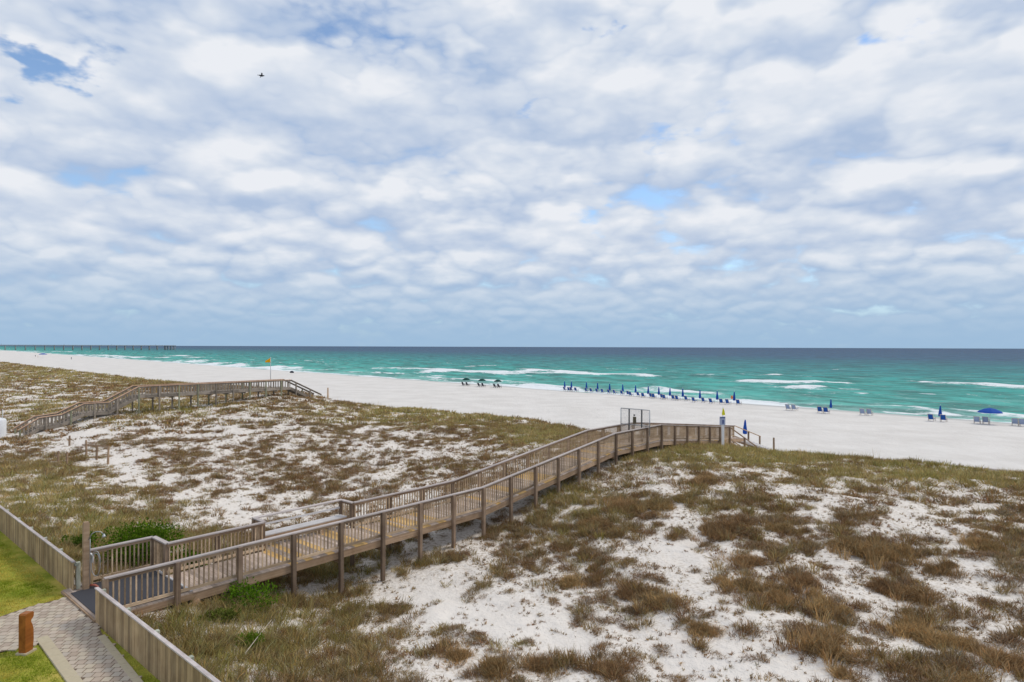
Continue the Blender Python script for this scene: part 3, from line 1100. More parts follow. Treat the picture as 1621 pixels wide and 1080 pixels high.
# balusters: the 300 that show largest are single parts
Mw = walk_root_M
bal_pts.sort(key=lambda b: (Mw @ b[0]).xy.length)
for (a, b, s) in bal_pts[:300]:
    box('baluster', (a + b) / 2, (s, s, b.z - a.z), M_BAL, bw)
mb = MB()
for (a, b, s) in bal_pts[300:]:
    mb.box((a + b) / 2, (s, s, b.z - a.z))
tag(mb.obj('baluster_row', M_BAL, bw), kind='stuff')

# rubber mat on the entrance platform
mat = box('rubber_mat', (0, 0, 0), (1, 1, 1), M_MAT)
mb = MB()
pts = []
for (t, w) in ((-0.12, 0.14), (-0.12, 2.55), (0.35, 2.6), (0.5, 2.95), (2.24, 2.95), (2.24, 0.12)):
    pts.append(tw(t, w))
zt_ = deck(0) + 0.016
V = [(p[0], p[1], zt_ - .013) for p in pts] + [(p[0], p[1], zt_) for p in pts]
nP = len(pts)
F = [tuple(range(nP - 1, -1, -1)), tuple(range(nP, 2 * nP))] + [(i, (i + 1) % nP, nP + (i + 1) % nP, nP + i) for i in range(nP)]
me = mesh('rubber_mat', V, F)
bpy.data.objects.remove(mat)
mat = obj('rubber_mat', me, M_MAT)
if me.polygons[1].normal.z < 0:
    me.flip_normals()
tag(mat, 'dark grey rubber mat on the boardwalk entrance platform', 'mat')

# chain link gate across the walk
tg = 29.55
gt = empty('chain_link_gate', (*tw(tg, 0), deck(tg)), RZW)
tag(gt, 'tall galvanised pipe gate with chain link standing across the boardwalk', 'gate')
G_H = 2.12
for w, s, m in ((-0.26, .045, M_STEEL), (0.30, .075, M_DKMET), (1.2, .075, M_DKMET), (1.80, .045, M_STEEL)):
    MB().tube([(0, w, 0.0 if s > .05 else 0.55), (0, w, G_H)], s / 2 * 1.25, 8).obj('gate_post', m, gt, True)
for z in (G_H, 1.12):
    MB().tube([(0.001, -0.26, z), (0.001, 1.80, z)], .026, 8).obj('gate_rail', M_STEEL, gt, True)
mb = MB()
for k in range(46):
    o_ = -0.26 + k * 0.09 - 2.0
    for sg in (1, -1):
        a = Vector((0.0, o_ if sg > 0 else o_ + 2.0, 0.12))
        b = Vector((0.0, o_ + 2.0 if sg > 0 else o_, 2.10))
        lo, hi = -0.26, 1.80
        f0, f1 = 0.0, 1.0
        dy = b.y - a.y
        fa, fb = sorted(((lo - a.y) / dy, (hi - a.y) / dy))
        f0, f1 = max(0, fa), min(1, fb)
        if f1 - f0 > 0.02:
            mb.beam(a.lerp(b, f0), a.lerp(b, f1), 0.006, 0.006)
tag(mb.obj('chain_link', M_STEEL, gt), kind='stuff')
lkp = box('lock_plate', (-0.05, 0.78, 1.42), (0.03, 0.22, 0.44), plain('brown_plate', (0.10, 0.085, 0.05)), gt)
sub(box('lock_box', (-0.05, 0.80, 1.74), (0.05, 0.10, 0.09), M_DKMET, gt), lkp)
MB().tube([(-.06, .32, .05), (-.03, .14, .75), (-.03, 0.1, 1.02)], .022, 6).obj('gate_brace', M_WHITE, gt, True)

# ================================================================== FENCES, SHOWER, BOLLARD
FZ0, FZ1 = 1.54, 2.48


def fence(name, label, wa, wb, t=-0.2, group=None):
    root = empty(name, (*tw(t, wa), 0), RZW)
    tag(root, label, 'fence', group)
    sg = 1 if wb > wa else -1
    L = abs(wb - wa)
    n = int(L / 0.142)
    for i in range(n):
        w = sg * (i + .5) * L / n
        h = FZ1 + random.uniform(-.012, .008)
        box('fence_board', (random.uniform(-.004, .004), w, (FZ0 + h) / 2), (0.02, L / n - random.uniform(.004, .012), h - FZ0), M_FENCE, root)
    nb = max(1, int(L / 2.4))
    for i in range(nb):
        box('fence_cap', (0.012, sg * (i + .5) * L / nb, FZ1 + 0.022), (0.09, L / nb - .004, 0.032), M_FCAP, root)
        for z in (1.75, 2.33):
            box('fence_rail', (0.04, sg * (i + .5) * L / nb, z), (0.045, L / nb - .004, 0.09), M_FENCE, root)
    k = 0
    while 0.12 + k * 1.85 < L:
        w = sg * (0.12 + k * 1.85)
        box('fence_post', (0.14, w, (0.9 + FZ1 - .03) / 2), (0.11, 0.11, FZ1 - .03 - 0.9), M_GPOST, root)
        box('post_block', (0.09, w, FZ1 - 0.09), (0.1, 0.16, 0.06), M_GPOST, root)
        k += 1
    return root


fence('picket_fence', 'low brown board fence running left from the shower post along the lawn', 2.75, 15.5, 0.0)
fence('picket_fence', 'low brown board fence running from the boardwalk entrance to the bottom edge', -0.03, -9.5, -0.2)

sh = empty('outdoor_shower', (*tw(0.28, 2.62), 1.6), RZW)
tag(sh, 'tall wooden shower post with curved shower head and coiled hose by the boardwalk entrance', 'shower')
mb = MB()
mb.box((0, 0, 0.99), (0.15, 0.15, 2.1))
mb.box((0, 0, 2.05), (0.13, 0.13, 0.06))
mb.obj('shower_post', M_WOOD, sh)
MB().tube([(0.05, -0.08, 1.55), (0.12, -0.12, 1.72), (0.2, -.18, 1.78), (0.32, -.24, 1.76), (0.38, -.28, 1.68)], 0.013, 8).obj('shower_pipe', M_STEEL, sh, True)
MB().lathe([(0.02, 0.09), (0.045, 0.03), (0.06, 0.0)], 10, (0.39, -.285, 1.60)).obj('shower_head', M_STEEL, sh, True)
MB().tube([(0.09, -0.06, z) for z in (0.1, 0.6, 1.1, 1.56)], 0.012, 6).obj('riser_pipe', M_STEEL, sh, True)
hp = []
for k in range(29):
    a = k / 28 * 2 * math.pi * 1.6
    hp.append((0.20 + 0.10 * math.cos(a) * (1 - .15 * k / 28), -0.20 - 0.10 * math.cos(a), 0.86 + 0.36 * math.sin(a) - .004 * k))
MB().tube(hp, 0.010, 6).obj('hose', M_STEEL, sh, True)
MB().tube([(0.1, -.05, .16), (.2, -.14, .16), (.26, -.19, .1), (.26, -.19, .03)], 0.035, 8).obj('valve', M_RED, sh, True)
pb = empty('pipe_stand', (*tw(0.42, 2.9), 1.5), RZW)
tag(pb, 'short grey post with arched white pipe beside the shower post', 'post')
box('stand_post', (0, 0, 0.42), (0.22, 0.16, 0.84), M_FENCE, pb)
MB().tube([(-.06, .02, .8), (-.06, .02, 1.02), (-.02, 0, 1.11), (.06, -.02, 1.12), (.1, -.03, 1.05), (.1, -.03, .8)], .03, 8).obj('arched_pipe', M_WHITE, pb, True)

# path bollard with a notch
bp = at_z(41, 1031, PZ)
bl = empty('bollard', (bp[0], bp[1], PZ), R(84))
tag(bl, 'stained orange brown wooden bollard with a notch beside the paved path', 'bollard')
prof = [(-.11, 0.0), (.10, 0.0), (.125, .25), (.12, .50), (.09, .62), (.05, .70), (.055, .74), (.12, .80), (.13, .90), (.10, .93), (-.08, .93), (-.11, .90)]
V = [(x, -0.09, z) for x, z in prof] + [(x, 0.09, z) for x, z in prof]
nP = len(prof)
F = [tuple(range(nP)), tuple(range(2 * nP - 1, nP - 1, -1))] + [(i + nP, (i + 1) % nP + nP, (i + 1) % nP, i) for i in range(nP)]
o = obj('bollard_body', mesh('bollard_body', V, F), M_BOLL, bl)
MB().box((0.01, 0, -0.02), (0.32, 0.27, 0.05)).obj('concrete_foot', M_TAN, bl)

# ================================================================== SECOND BOARDWALK
B0 = np.array(at_y(230, 612.5, 64)[:2])
w2 = empty('boardwalk', (B0[0], B0[1], 0), RZW)
tag(w2, 'distant grey boardwalk with orange top rail stepping up over the dunes', 'boardwalk')
R2 = 0.92
w2_rail = [(-10.35, 1.42), (-8.8, 2.42), (-7.1, 2.58), (-5.3, 3.46), (-3.26, 3.46), (-0.58, 4.88), (0.0, 4.88), (16.0, 4.94), (20.2, 2.95)]
tsr = [a for a, b in w2_rail]
zsr = [b for a, b in w2_rail]


def deck2(t):
    return float(np.interp(t, tsr, zsr)) - R2


W2W = 1.7
for s_i, w in enumerate((0.0, W2W)):
    for (ta, za), (tb, zb) in zip(w2_rail[:-1], w2_rail[1:]):
        nseg = max(1, int((tb - ta) / 3.0))
        for k in range(nseg):
            fa, fb = k / nseg, (k + 1) / nseg
            a = Vector((ta + (tb - ta) * fa, w, za + (zb - za) * fa))
            b = Vector((ta + (tb - ta) * fb, w, za + (zb - za) * fb))
            dz = Vector((0, 0, 1))
            beam('top_rail', a, b, 0.20, 0.05, M_W2R if tb < 16.5 else M_W2, w2)
            beam('upper_rail', a - dz * .10, b - dz * .10, 0.05, 0.11, M_W2, w2)
            beam('stringer', a - dz * (R2 + .12), b - dz * (R2 + .12), 0.06, 0.30, M_W2, w2)
    for t in np.arange(-10.2, 20.3, 1.92):
        z = deck2(t)
        p = B0 + t * DW + w * PW
        g = gz(p[0], p[1])
        box('post', (t, w - .06 if w < 1 else w + .06, (min(g - .3, z - .4) + z + R2 - .03) / 2), (0.13, 0.13, z + R2 - .03 - min(g - .3, z - .4)), M_W2G if random.random() < .5 else M_W2, w2)
    for t in np.arange(-9.9, 16.0, 0.30):
        z = deck2(t)
        box('baluster', (t, w, z + R2 / 2), (0.10, 0.035, R2 - 0.05), M_W2, w2)
pt = -10.3
while pt < 20.1:
    box('plank', (pt, W2W / 2, deck2(pt) - .02), (0.135, W2W + .05, 0.04), M_W2, w2)
    pt += 0.145
for t in np.arange(0.8, 16, 1.92):
    beam('cross_beam', (t, -0.1, deck2(t) - .34), (t, W2W + .1, deck2(t) - .34), 0.1, 0.14, M_W2, w2)


def simple_post(px, py_base, py_top, guess, label, s=0.12, name='wooden_post', lean=0.0, mat=None):
    g = on_ground(px, py_base, guess)
    h = (py_base - py_top) / FPX * g[1]
    mb = MB()
    mb.tube([(0, 0, -.4), (lean * .4, 0, h * .5), (lean, 0.02, h)], [s * .55, s * .52, s * .46], 7)
    o = mb.obj(name, mat or M_WOOD, None, False)
    o.location = g
    tag(o, label, 'post')
    return o


simple_post(1225, 716, 693, -0.2, 'single wooden post on the beach at the foot of the boardwalk stairs', 0.17)
simple_post(519, 631, 614, 1.0, 'single wooden post below the stairs of the distant boardwalk', 0.26)
for i, (x, yb, yt, l) in enumerate(((97, 693, 684, .03), (110, 706, 690, .0), (137, 722, 697, -.05), (153, 728, 705, .02), (171, 735, 708, .03), (106, 735, 716, .0), (92, 733, 714, .02))):
    simple_post(x, yb, yt, 0.8, ('%s old dark fence post standing in the left sand patch' % ('uppermost', 'second highest', 'tall leaning', 'middle', 'rightmost', 'lower left', 'lowest left')[i]), 0.14, 'old_fence_post', l)
ga, gb = on_ground(130, 716, .8), on_ground(172, 722, .8)
o = MB().beam((0, 0, .55), (gb[0] - ga[0], gb[1] - ga[1], gb[2] - ga[2] + .7), 0.05, 0.09).obj('broken_fence_rail', M_WOOD)
o.location = ga
tag(o, 'broken horizontal rail between the old dark fence posts', 'rail')

# flag on the far walk
fp = B0 + 14.4 * DW + (W2W + .1) * PW
fl = empty('flagpole', (fp[0], fp[1], 3.6))
tag(fl, 'thin pole with orange flag beside the distant boardwalk', 'flag')
MB().tube([(0, 0, 0), (0, 0, 4.05)], 0.035, 6).obj('pole', M_STEEL, fl, True)
V, F = [], []
for i in range(5):
    f = i / 4
    x = -0.62 * f
    y = 0.09 * math.sin(f * 5)
    V += [(x, y - .006, 4.0 - .42 * f), (x, y - .006, 3.42 - .02 * f), (x, y + .006, 4.0 - .42 * f), (x, y + .006, 3.42 - .02 * f)]
for i in range(4):
    a = i * 4
    F += [(a, a + 1, a + 5, a + 4), (a + 2, a + 6, a + 7, a + 3), (a, a + 4, a + 6, a + 2), (a + 1, a + 3, a + 7, a + 5)]
F += [(0, 2, 3, 1), (16, 17, 19, 18)]
obj('flag', mesh('flag', V, F), M_ORANGE, fl)

# beach access sign with yellow flag
sp = tw(39.6, -0.75)
sgz = gz(sp[0], sp[1])
sg = empty('beach_sign', (sp[0], sp[1], sgz), 0)
tag(sg, 'white post with blue and white sign and small yellow flag by the boardwalk railing', 'sign')
box('sign_post', (0, 0, 1.0), (0.17, 0.17, 2.5), M_WHITE, sg)
spn = box('sign_panel', (-0.06, -0.10, 1.95), (0.42, 0.03, 0.62), plain('sign_pale_blue', (0.42, 0.47, 0.62), .5, .4), sg)
sub(box('sign_symbol', (-0.02, -0.119, 1.88), (0.12, 0.01, 0.30), M_SIGNB, sg), spn)
sub(box('sign_header', (-0.06, -0.119, 2.18), (0.36, 0.01, 0.08), M_SIGNB, sg), spn)
MB().tube([(0, 0, 2.2), (0, 0, 3.0)], .02, 6).obj('flag_staff', M_WHITE, sg, True)
V = [(-.02, -.02, 2.35), (.16, -.05, 2.38), (.10, -.04, 2.7), (0.0, -.02, 2.92), (-.02, .01, 2.35), (.16, -.02, 2.38), (.10, -.01, 2.7), (0.0, .01, 2.92), (-.08, -.03, 2.4), (-.08, 0.0, 2.4)]
F = [(8, 0, 1, 2, 3), (9, 7, 6, 5, 4), (0, 4, 5, 1), (1, 5, 6, 2), (2, 6, 7, 3), (3, 7, 9, 8), (8, 9, 4, 0)]
obj('yellow_flag', mesh('yellow_flag', V, F), M_YELLOW, sg)

# pale low structure at the right edge behind the dune
a, b = at_y(1549, 741, 44), at_y(1665, 745, 42)
lw = empty('low_board_wall', (a[0], a[1], a[2] - 1.0))
tag(lw, 'pale weathered low board wall behind the dune grass at the right edge', 'wall')
beam('wall_cap', (0, 0, 1.0), (b[0] - a[0], b[1] - a[1], 1.0), 0.3, 0.05, M_FCAP, lw)
for k in range(4):
    beam('wall_board', (0, 0, .88 - .17 * k), (b[0] - a[0], b[1] - a[1], .88 - .17 * k), 0.05, 0.155, M_CAP, lw)

# white tank at the left edge
g = on_ground(-2, 692, 0.8)
tk = empty('white_tank', g)
tag(tk, 'white rounded upright tank at the left edge by the distant boardwalk', 'tank')
MB().lathe([(0.52, -.2), (0.55, 0.1), (0.55, 1.5), (0.5, 1.62), (.3, 1.72), (.08, 1.76)], 20).obj('tank_body', M_WHITE, tk, True)
MB().tube([(0.35, 0, 1.6), (0.36, 0, 2.5)], .03, 6).obj('vent_pipe', M_WHITE, tk, True)

# ================================================================== PIER
pa = np.array([-1004.0, 1240.0]) - 60 * SN
pr = empty('fishing_pier', (pa[0], pa[1], SEA_Z), math.atan2(SN[1], SN[0]))
tag(pr, 'long grey fishing pier on pilings at the left horizon', 'pier')
PL = 372.0
box('pier_deck', (PL / 2, 0, 9.85), (PL, 7.0, 0.9), M_CONC, pr)
box('pier_head', (PL - 10, 0, 9.9), (22, 16, 1.0), M_CONC, pr)
for y in (-3.4, 3.4):
    box('pier_railing', (PL / 2, y, 10.85), (PL, 0.15, 0.25), M_CONC, pr)
for k in range(32):
    box('railing_post', (6 + k * 11.7, -3.4, 10.6), (0.5, 0.2, 0.7), M_CONC, pr)
pil = MB().tube([(0, 0, -4), (0, 0, 9.5)], 0.75, 8).mesh('piling', True)
pil.materials.append(M_CONC)
for k in range(23):
    x = 4 + k * 15.8
    for y in (-3.0, 3.0):
        obj('piling', pil, None, pr, Matrix.Translation((x, y, 0)))
    box('bent_cap', (x, 0, 9.1), (1.4, 8.0, 0.9), M_CONC, pr)
for k in range(4):
    for y in (-6.5, 6.5):
        obj('piling', pil, None, pr, Matrix.Translation((PL - 19 + k * 6, y, 0)))
for k in (3, 9, 14, 19):
    MB().tube([(10 + k * 17, 2.8, 10.2), (10 + k * 17, 2.8, 13.0)], 0.22, 6).obj('lamp_post', M_CONC, pr)

# ================================================================== BEACH FURNITURE
FACE = math.atan2(SN[1], SN[0])


def beach_at(px, py):
    return on_ground(px, py, -0.9)


ch_cache = {}


def chair_parts(fab, frame):
    key = (fab.name, frame.name)
    if key in ch_cache:
        return ch_cache[key]
    L = []
    mb = MB()
    mb.beam((-0.30, 0, 0.30), (0.42, 0, 0.36), 0.56, 0.035)
    L.append(('seat', mb.mesh('chair_seat'), fab))
    mb = MB()
    mb.beam((-0.28, 0, 0.30), (-0.58, 0, 0.98), 0.56, 0.035, up=(1, 0, 0.3))
    L.append(('backrest', mb.mesh('chair_backrest'), fab))
    for y in (-0.31, 0.31):
        mb = MB()
        mb.beam((-0.62, y, 1.02), (-0.20, y, 0.12), 0.045, 0.045)
        mb.beam((-0.45, y, 0.60), (0.35, y, 0.58), 0.07, 0.03)
        L.append(('side_frame', mb.mesh('chair_side_frame'), frame))
        mb = MB()
        mb.beam((0.36, y, 0.60), (0.28, y, -0.02), 0.045, 0.045)
        L.append(('leg', mb.mesh('chair_front_leg'), frame))
        mb = MB()
        mb.beam((-0.10, y, 0.34), (-0.48, y, -0.02), 0.045, 0.045)
        L.append(('leg', mb.mesh('chair_rear_leg'), frame))
    mb = MB()
    mb.beam((-0.61, -0.33, 1.0), (-0.61, 0.33, 1.0), 0.05, 0.05)
    L.append(('top_bar', mb.mesh('chair_top_bar'), frame))
    for n_, me_, mt_ in L:
        me_.materials.append(mt_)
    ch_cache[key] = L
    return L


def chair(px, py, label, group, fab=None, frame=None, rz=0.0, s=1.0, cat='beach chair'):
    g = beach_at(px, py)
    root = empty('beach_chair', g, FACE + rz)
    root.scale = (s, s, s)
    tag(root, label, cat, group)
    for n_, me_, mt_ in chair_parts(fab or M_BLUE2, frame or M_FRAME):
        obj(n_, me_, None, root)
    return root


_cu = {}


def closed_umbrella(px, py, label, group, s=1.0, g=None):
    g = g or beach_at(px, py)
    root = empty('beach_umbrella', g)
    root.scale = (s, s, s)
    root.rotation_euler = (random.uniform(-.02, .02), random.uniform(-.02, .02), random.uniform(0, 6))
    tag(root, label, 'umbrella', group)
    if not _cu:
        _cu['pole'] = MB().tube([(0, 0, -.3), (0, 0, 2.2)], 0.028, 8).mesh('umbrella_pole', True)
        _cu['pole'].materials.append(M_WHITE)
        _cu['canopy'] = MB().lathe([(.02, .62), (.20, .60), (.235, .80), (.20, 1.15), (.15, 1.5), (.125, 1.6), (.13, 1.7), (.085, 2.0), (.03, 2.16), (.01, 2.2)], 16, pleat=.28).mesh('umbrella_canopy', False)
        _cu['canopy'].materials.append(M_BLUE)
        _cu['finial'] = MB().lathe([(.012, 2.19), (.03, 2.23), (.012, 2.28)], 8).mesh('umbrella_finial', True)
        _cu['finial'].materials.append(M_WHITE)
    obj('pole', _cu['pole'], None, root)
    obj('finial', _cu['finial'], None, obj('canopy', _cu['canopy'], None, root))
    return root


def open_umbrella(px, py, label, group, mat, s=1.0, rad=1.25, tilt=(0, 0)):
    g = beach_at(px, py)
    root = empty('beach_umbrella', g)
    root.scale = (s, s, s)
    root.rotation_euler = (tilt[0], tilt[1], 0.3)
    tag(root, label, 'umbrella', group)
    MB().tube([(0, 0, -.3), (0, 0, 2.15)], 0.03, 8).obj('pole', M_WHITE, root, True)
    n = 8
    V = [(0, 0, 2.2)]
    for ring, (r_, z_) in enumerate(((0.45, 2.06), (0.85, 1.78), (1.0, 1.58))):
        for k in range(n * 2):
            a = k * math.pi / n
            rr = rad * r_ * (1.0 if k % 2 == 0 else 0.955)
            V.append((rr * math.cos(a), rr * math.sin(a), z_ - (0.0 if k % 2 == 0 else 0.015)))
    m2 = n * 2
    F = [(0, 1 + k, 1 + (k + 1) % m2) for k in range(m2)]
    for ring in range(2):
        for k in range(m2):
            a = 1 + ring * m2
            F.append((a + k, a + m2 + k, a + m2 + (k + 1) % m2, a + (k + 1) % m2))
    nb = len(V)
    V += [(x, y, z - .012) for x, y, z in V]
    F += [tuple(i + nb for i in reversed(f)) for f in F]
    a = 1 + 2 * m2
    F += [(a + k, a + nb + k, a + nb + (k + 1) % m2, a + (k + 1) % m2) for k in range(m2)]
    cano = obj('canopy', mesh('open_canopy', V, F), mat, root)
    for k in range(n):
        an = k * 2 * math.pi / n
        MB().tube([(0.03 * math.cos(an), .03 * math.sin(an), 1.6), (rad * .6 * math.cos(an), rad * .6 * math.sin(an), 1.93)], .008, 4).obj('rib', M_FRAME, cano)
    return root


ORD = ['first', 'second', 'third', 'fourth', 'fifth', 'sixth', 'seventh', 'eighth', 'ninth', 'tenth', 'eleventh', 'twelfth', 'thirteenth', 'last']
row = [(894, 618.8), (904.5, 619.4), (928.5, 620.6), (946, 621.6), (965, 623.2), (986, 625), (1006, 627), (1026, 629.2), (1043, 630.6), (1060.5, 632.4), (1081, 634), (1108, 636.8), (1135.5, 639), (1162, 640.4)]
for i, (x, y) in enumerate(row):
    closed_umbrella(x, y - 0.8, 'folded blue beach umbrella, %s from the left in the long waterline row' % ORD[i], 'folded umbrellas in the waterline row', 1.04)
    sp_ = 1.0 + i / 14.0
    chair(x - 4.6 * sp_ - (0 if i > 5 else -6), y + 0.4, 'blue beach chair left of the %s umbrella in the waterline row' % ORD[i], 'chairs in the waterline row', rz=random.uniform(-.12, .12))
    chair(x + 4.0 * sp_ + (0 if i > 5 else 4), y + 1.0, 'blue beach chair right of the %s umbrella in the waterline row' % ORD[i], 'chairs in the waterline row', rz=random.uniform(-.12, .12))
tw_ = beach_at(1160, 640)
o = MB().box((0, 0, 1.25), (0.16, 0.30, 0.55), FACE).obj('beach_towel', plain('orange_towel', (0.75, 0.22, 0.08), .9, .1))
o.location = (tw_[0] - .25, tw_[1] - .25, tw_[2])
tag(o, 'small orange towel hanging on the last umbrella of the waterline row', 'towel')
PAIR = 'pairs of chairs on the right beach'
M_SLAT = plain('pale_blue_slats', (0.30, 0.38, 0.55), .7, .3)
for (xa, ya, xb, yb, nm, fa) in ((1249, 650, 1258.5, 650.5, 'pair right of the boardwalk stairs', M_SLAT), (1299, 654, 1308.5, 655, 'pair beside the first lone folded umbrella', M_BLUE2),
                                 (1366, 657.5, 1377, 658, 'pair standing without umbrella in mid beach', M_SLAT), (1475, 667, 1494, 668, 'pair around the second lone folded umbrella', M_BLUE2),
                                 (1547, 671, 1561, 671.5, 'pair under the open blue umbrella', M_SLAT), (1607, 674, 1619, 675, 'pair at the right edge', M_SLAT)):
    chair(xa, ya, 'left beach chair of the ' + nm, PAIR, fa, rz=random.uniform(-.1, .1), s=1.02)
    chair(xb, yb, 'right beach chair of the ' + nm, PAIR, fa, rz=random.uniform(-.1, .1), s=1.02)
closed_umbrella(1315, 651, 'folded blue umbrella right of the chairs, first lone one after the row', 'lone folded umbrellas', 0.9)
closed_umbrella(1488, 666, 'folded blue umbrella between two blue chairs on the right beach', 'lone folded umbrellas', 0.98)
open_umbrella(1567, 672, 'wide open blue umbrella over two pale chairs on the right beach', None, M_BLUE, 1.0, 1.42)
gu = at_z(1179, 697, -0.55)
closed_umbrella(0, 0, 'folded blue umbrella just behind the boardwalk stair railing', 'lone folded umbrellas', 0.95, (gu[0], gu[1], gz(gu[0], gu[1])))
for i, (x, y) in enumerate(((738, 611), (763, 612.5), (788, 614))):
    nm = ('left', 'middle', 'right')[i]
    open_umbrella(x, y - .6, 'open dark green umbrella, %s one of three by the water' % nm, 'three green umbrellas', M_GREEN, 0.9, 1.15)
    chair(x - 3.5, y, 'dark beach chair on the left under the %s green umbrella' % nm, 'chairs under the green umbrellas', M_DKFAB, M_DKMET)
    chair(x + 3.0, y + .4, 'dark beach chair on the right under the %s green umbrella' % nm, 'chairs under the green umbrellas', M_DKFAB, M_DKMET)
open_umbrella(68, 566.2, 'tiny open blue umbrella far down the beach on the left', None, M_BLUE, 1.5, 1.9)
dk = beach_at(462, 590.5)
o = MB().lathe([(.5, -.05), (.62, .15), (.5, .5), (.25, .72), (.05, .78)], 9).obj('beach_bag', M_DKFAB)
o.location = dk
o.scale = (1.3, .8, 1)
tag(o, 'small dark bundle lying near the waterline behind the orange flag', 'bag')


def person(px, py, label, shirt):
    g = beach_at(px, py)
    V = [(0, 0, .95), (0, 0, 1.2), (0, 0, 1.42), (0, 0, 1.52), (0, .02, 1.68), (.2, 0, 1.38), (.26, .02, 1.1), (.27, .06, .85), (-.2, 0, 1.38), (-.26, .02, 1.1), (-.27, .06, .85),
         (.1, 0, .88), (.12, .04, .5), (.12, 0, .06), (.13, .14, .03), (-.1, 0, .88), (-.12, -.04, .5), (-.13, -.06, .06), (-.13, .08, .03)]
    E_ = [(0, 1), (1, 2), (2, 3), (3, 4), (2, 5), (5, 6), (6, 7), (2, 8), (8, 9), (9, 10), (0, 11), (11, 12), (12, 13), (13, 14), (0, 15), (15, 16), (16, 17), (17, 18)]
    rad = [.15, .14, .13, .06, .11, .06, .045, .035, .06, .045, .035, .09, .065, .045, .035, .09, .065, .045, .035]
    me = bpy.data.meshes.new('person')
    me.from_pydata(V, E_, [])
    o = obj('person', me, shirt)
    o.modifiers.new('skin', 'SKIN')
    for v, r_ in zip(me.skin_vertices[0].data, rad):
        v.radius = (r_, r_)
    me.skin_vertices[0].data[0].use_root = True
    o.modifiers.new('sub', 'SUBSURF').levels = 1
    o.location = g
    o.rotation_euler = (0, 0, random.uniform(0, 6))
    tag(o, label, 'person')


person(56, 565.3, 'tiny person in dark clothes standing on the far left beach', M_DKFAB)
person(60, 566.4, 'tiny person in pale clothes right of the dark one on the far left beach', M_SKIN)
person(113, 569.3, 'tiny person standing alone at the far waterline right of the blue umbrella', M_DKFAB)

# ================================================================== BIRD
bz = at_y(414, 120, 62)
bd = empty('bird', bz, R(25))
tag(bd, 'small dark bird flying in the cloudy sky at the upper left', 'bird')
mb = MB()
mb.tube([(-.26, 0, .0), (-.2, 0, .01), (-.08, 0, 0), (.08, 0, 0), (.17, 0, .03), (.22, 0, .04), (.29, 0, .03)], [.03, .045, .075, .075, .05, .045, .008], 8)
b0 = len(mb.V)
for s in (-1, 1):
    k = len(mb.V)
    sec = [(.09, .05, .03, .13), (.08, .25, .14, .13), (.02, .46, .09, .09), (-.1, .62, .02, .02)]
    for (x, y, z, c_) in sec:
        mb.V += [(x, y * s, z + .012), (x - c_, y * s, z), (x, y * s, z - .008), (x - c_, y * s, z - .006)]
    for i in range(3):
        a = k + i * 4
        mb.F += [(a, a + 4, a + 5, a + 1), (a + 2, a + 3, a + 7, a + 6), (a, a + 2, a + 6, a + 4), (a + 1, a + 5, a + 7, a + 3)]
    mb.F += [(k, k + 1, k + 3, k + 2), (k + 12, k + 14, k + 15, k + 13)]
mb.V += [(-.2, .02, 0.01), (-.2, -.02, .01), (-.4, -.06, 0), (-.4, .06, 0), (-.2, 0, -.02)]
k = len(mb.V) - 5
mb.F += [(k, k + 1, k + 2, k + 3), (k + 4, k + 3, k + 2)]
mb.obj('bird_body', M_BIRD, bd, True)

# ================================================================== VEGETATION
C_OLIVE = np.array([0.345, 0.29, 0.105])
C_GREEN = np.array([0.27, 0.285, 0.07])
C_TAN = np.array([0.56, 0.42, 0.21])
C_BROWN = np.array([0.275, 0.175, 0.09])
C_RED = np.array([0.275, 0.16, 0.09])
C_GREY = np.array([0.34, 0.265, 0.195])


def blade_template(nb, rad, hgt, wid, bent, seed, spread=0.7):
    g = np.random.default_rng(seed)
    a = g.random(nb) * 2 * np.pi
    r = rad * np.sqrt(g.random(nb))
    bx, by = r * np.cos(a), r * np.sin(a)
    h = hgt * (0.55 + 0.6 * g.random(nb)) * (1 - 0.35 * (r / rad) ** 2)
    la = a + g.normal(0, 0.9, nb)
    lean = h * spread * (0.25 + 0.75 * r / rad) * (0.4 + g.random(nb))
    tx, ty = bx + lean * np.cos(la), by + lean * np.sin(la)
    pa = g.random(nb) * np.pi
    wx, wy = np.cos(pa) * wid / 2, np.sin(pa) * wid / 2
    z0 = np.zeros(nb)
    if bent:
        mx, my = bx + (tx - bx) * .38, by + (ty - by) * .38
        V = np.stack([np.stack([bx - wx, by - wy, z0], -1), np.stack([bx + wx, by + wy, z0], -1),
                      np.stack([mx + wx * .8, my + wy * .8, h * .62], -1), np.stack([mx - wx * .8, my - wy * .8, h * .62], -1), np.stack([tx, ty, h], -1)], 1)
        f = np.array([[0, 1, 2], [0, 2, 3], [3, 2, 4]])
    else:
        V = np.stack([np.stack([bx - wx, by - wy, z0], -1), np.stack([bx + wx, by + wy, z0], -1), np.stack([tx, ty, h], -1)], 1)
        f = np.array([[0, 1, 2]])
    k = V.shape[1]
    F = (f[None] + (np.arange(nb) * k)[:, None, None]).reshape(-1, 3)
    return V.reshape(-1, 3), F, np.repeat(np.arange(nb), k)


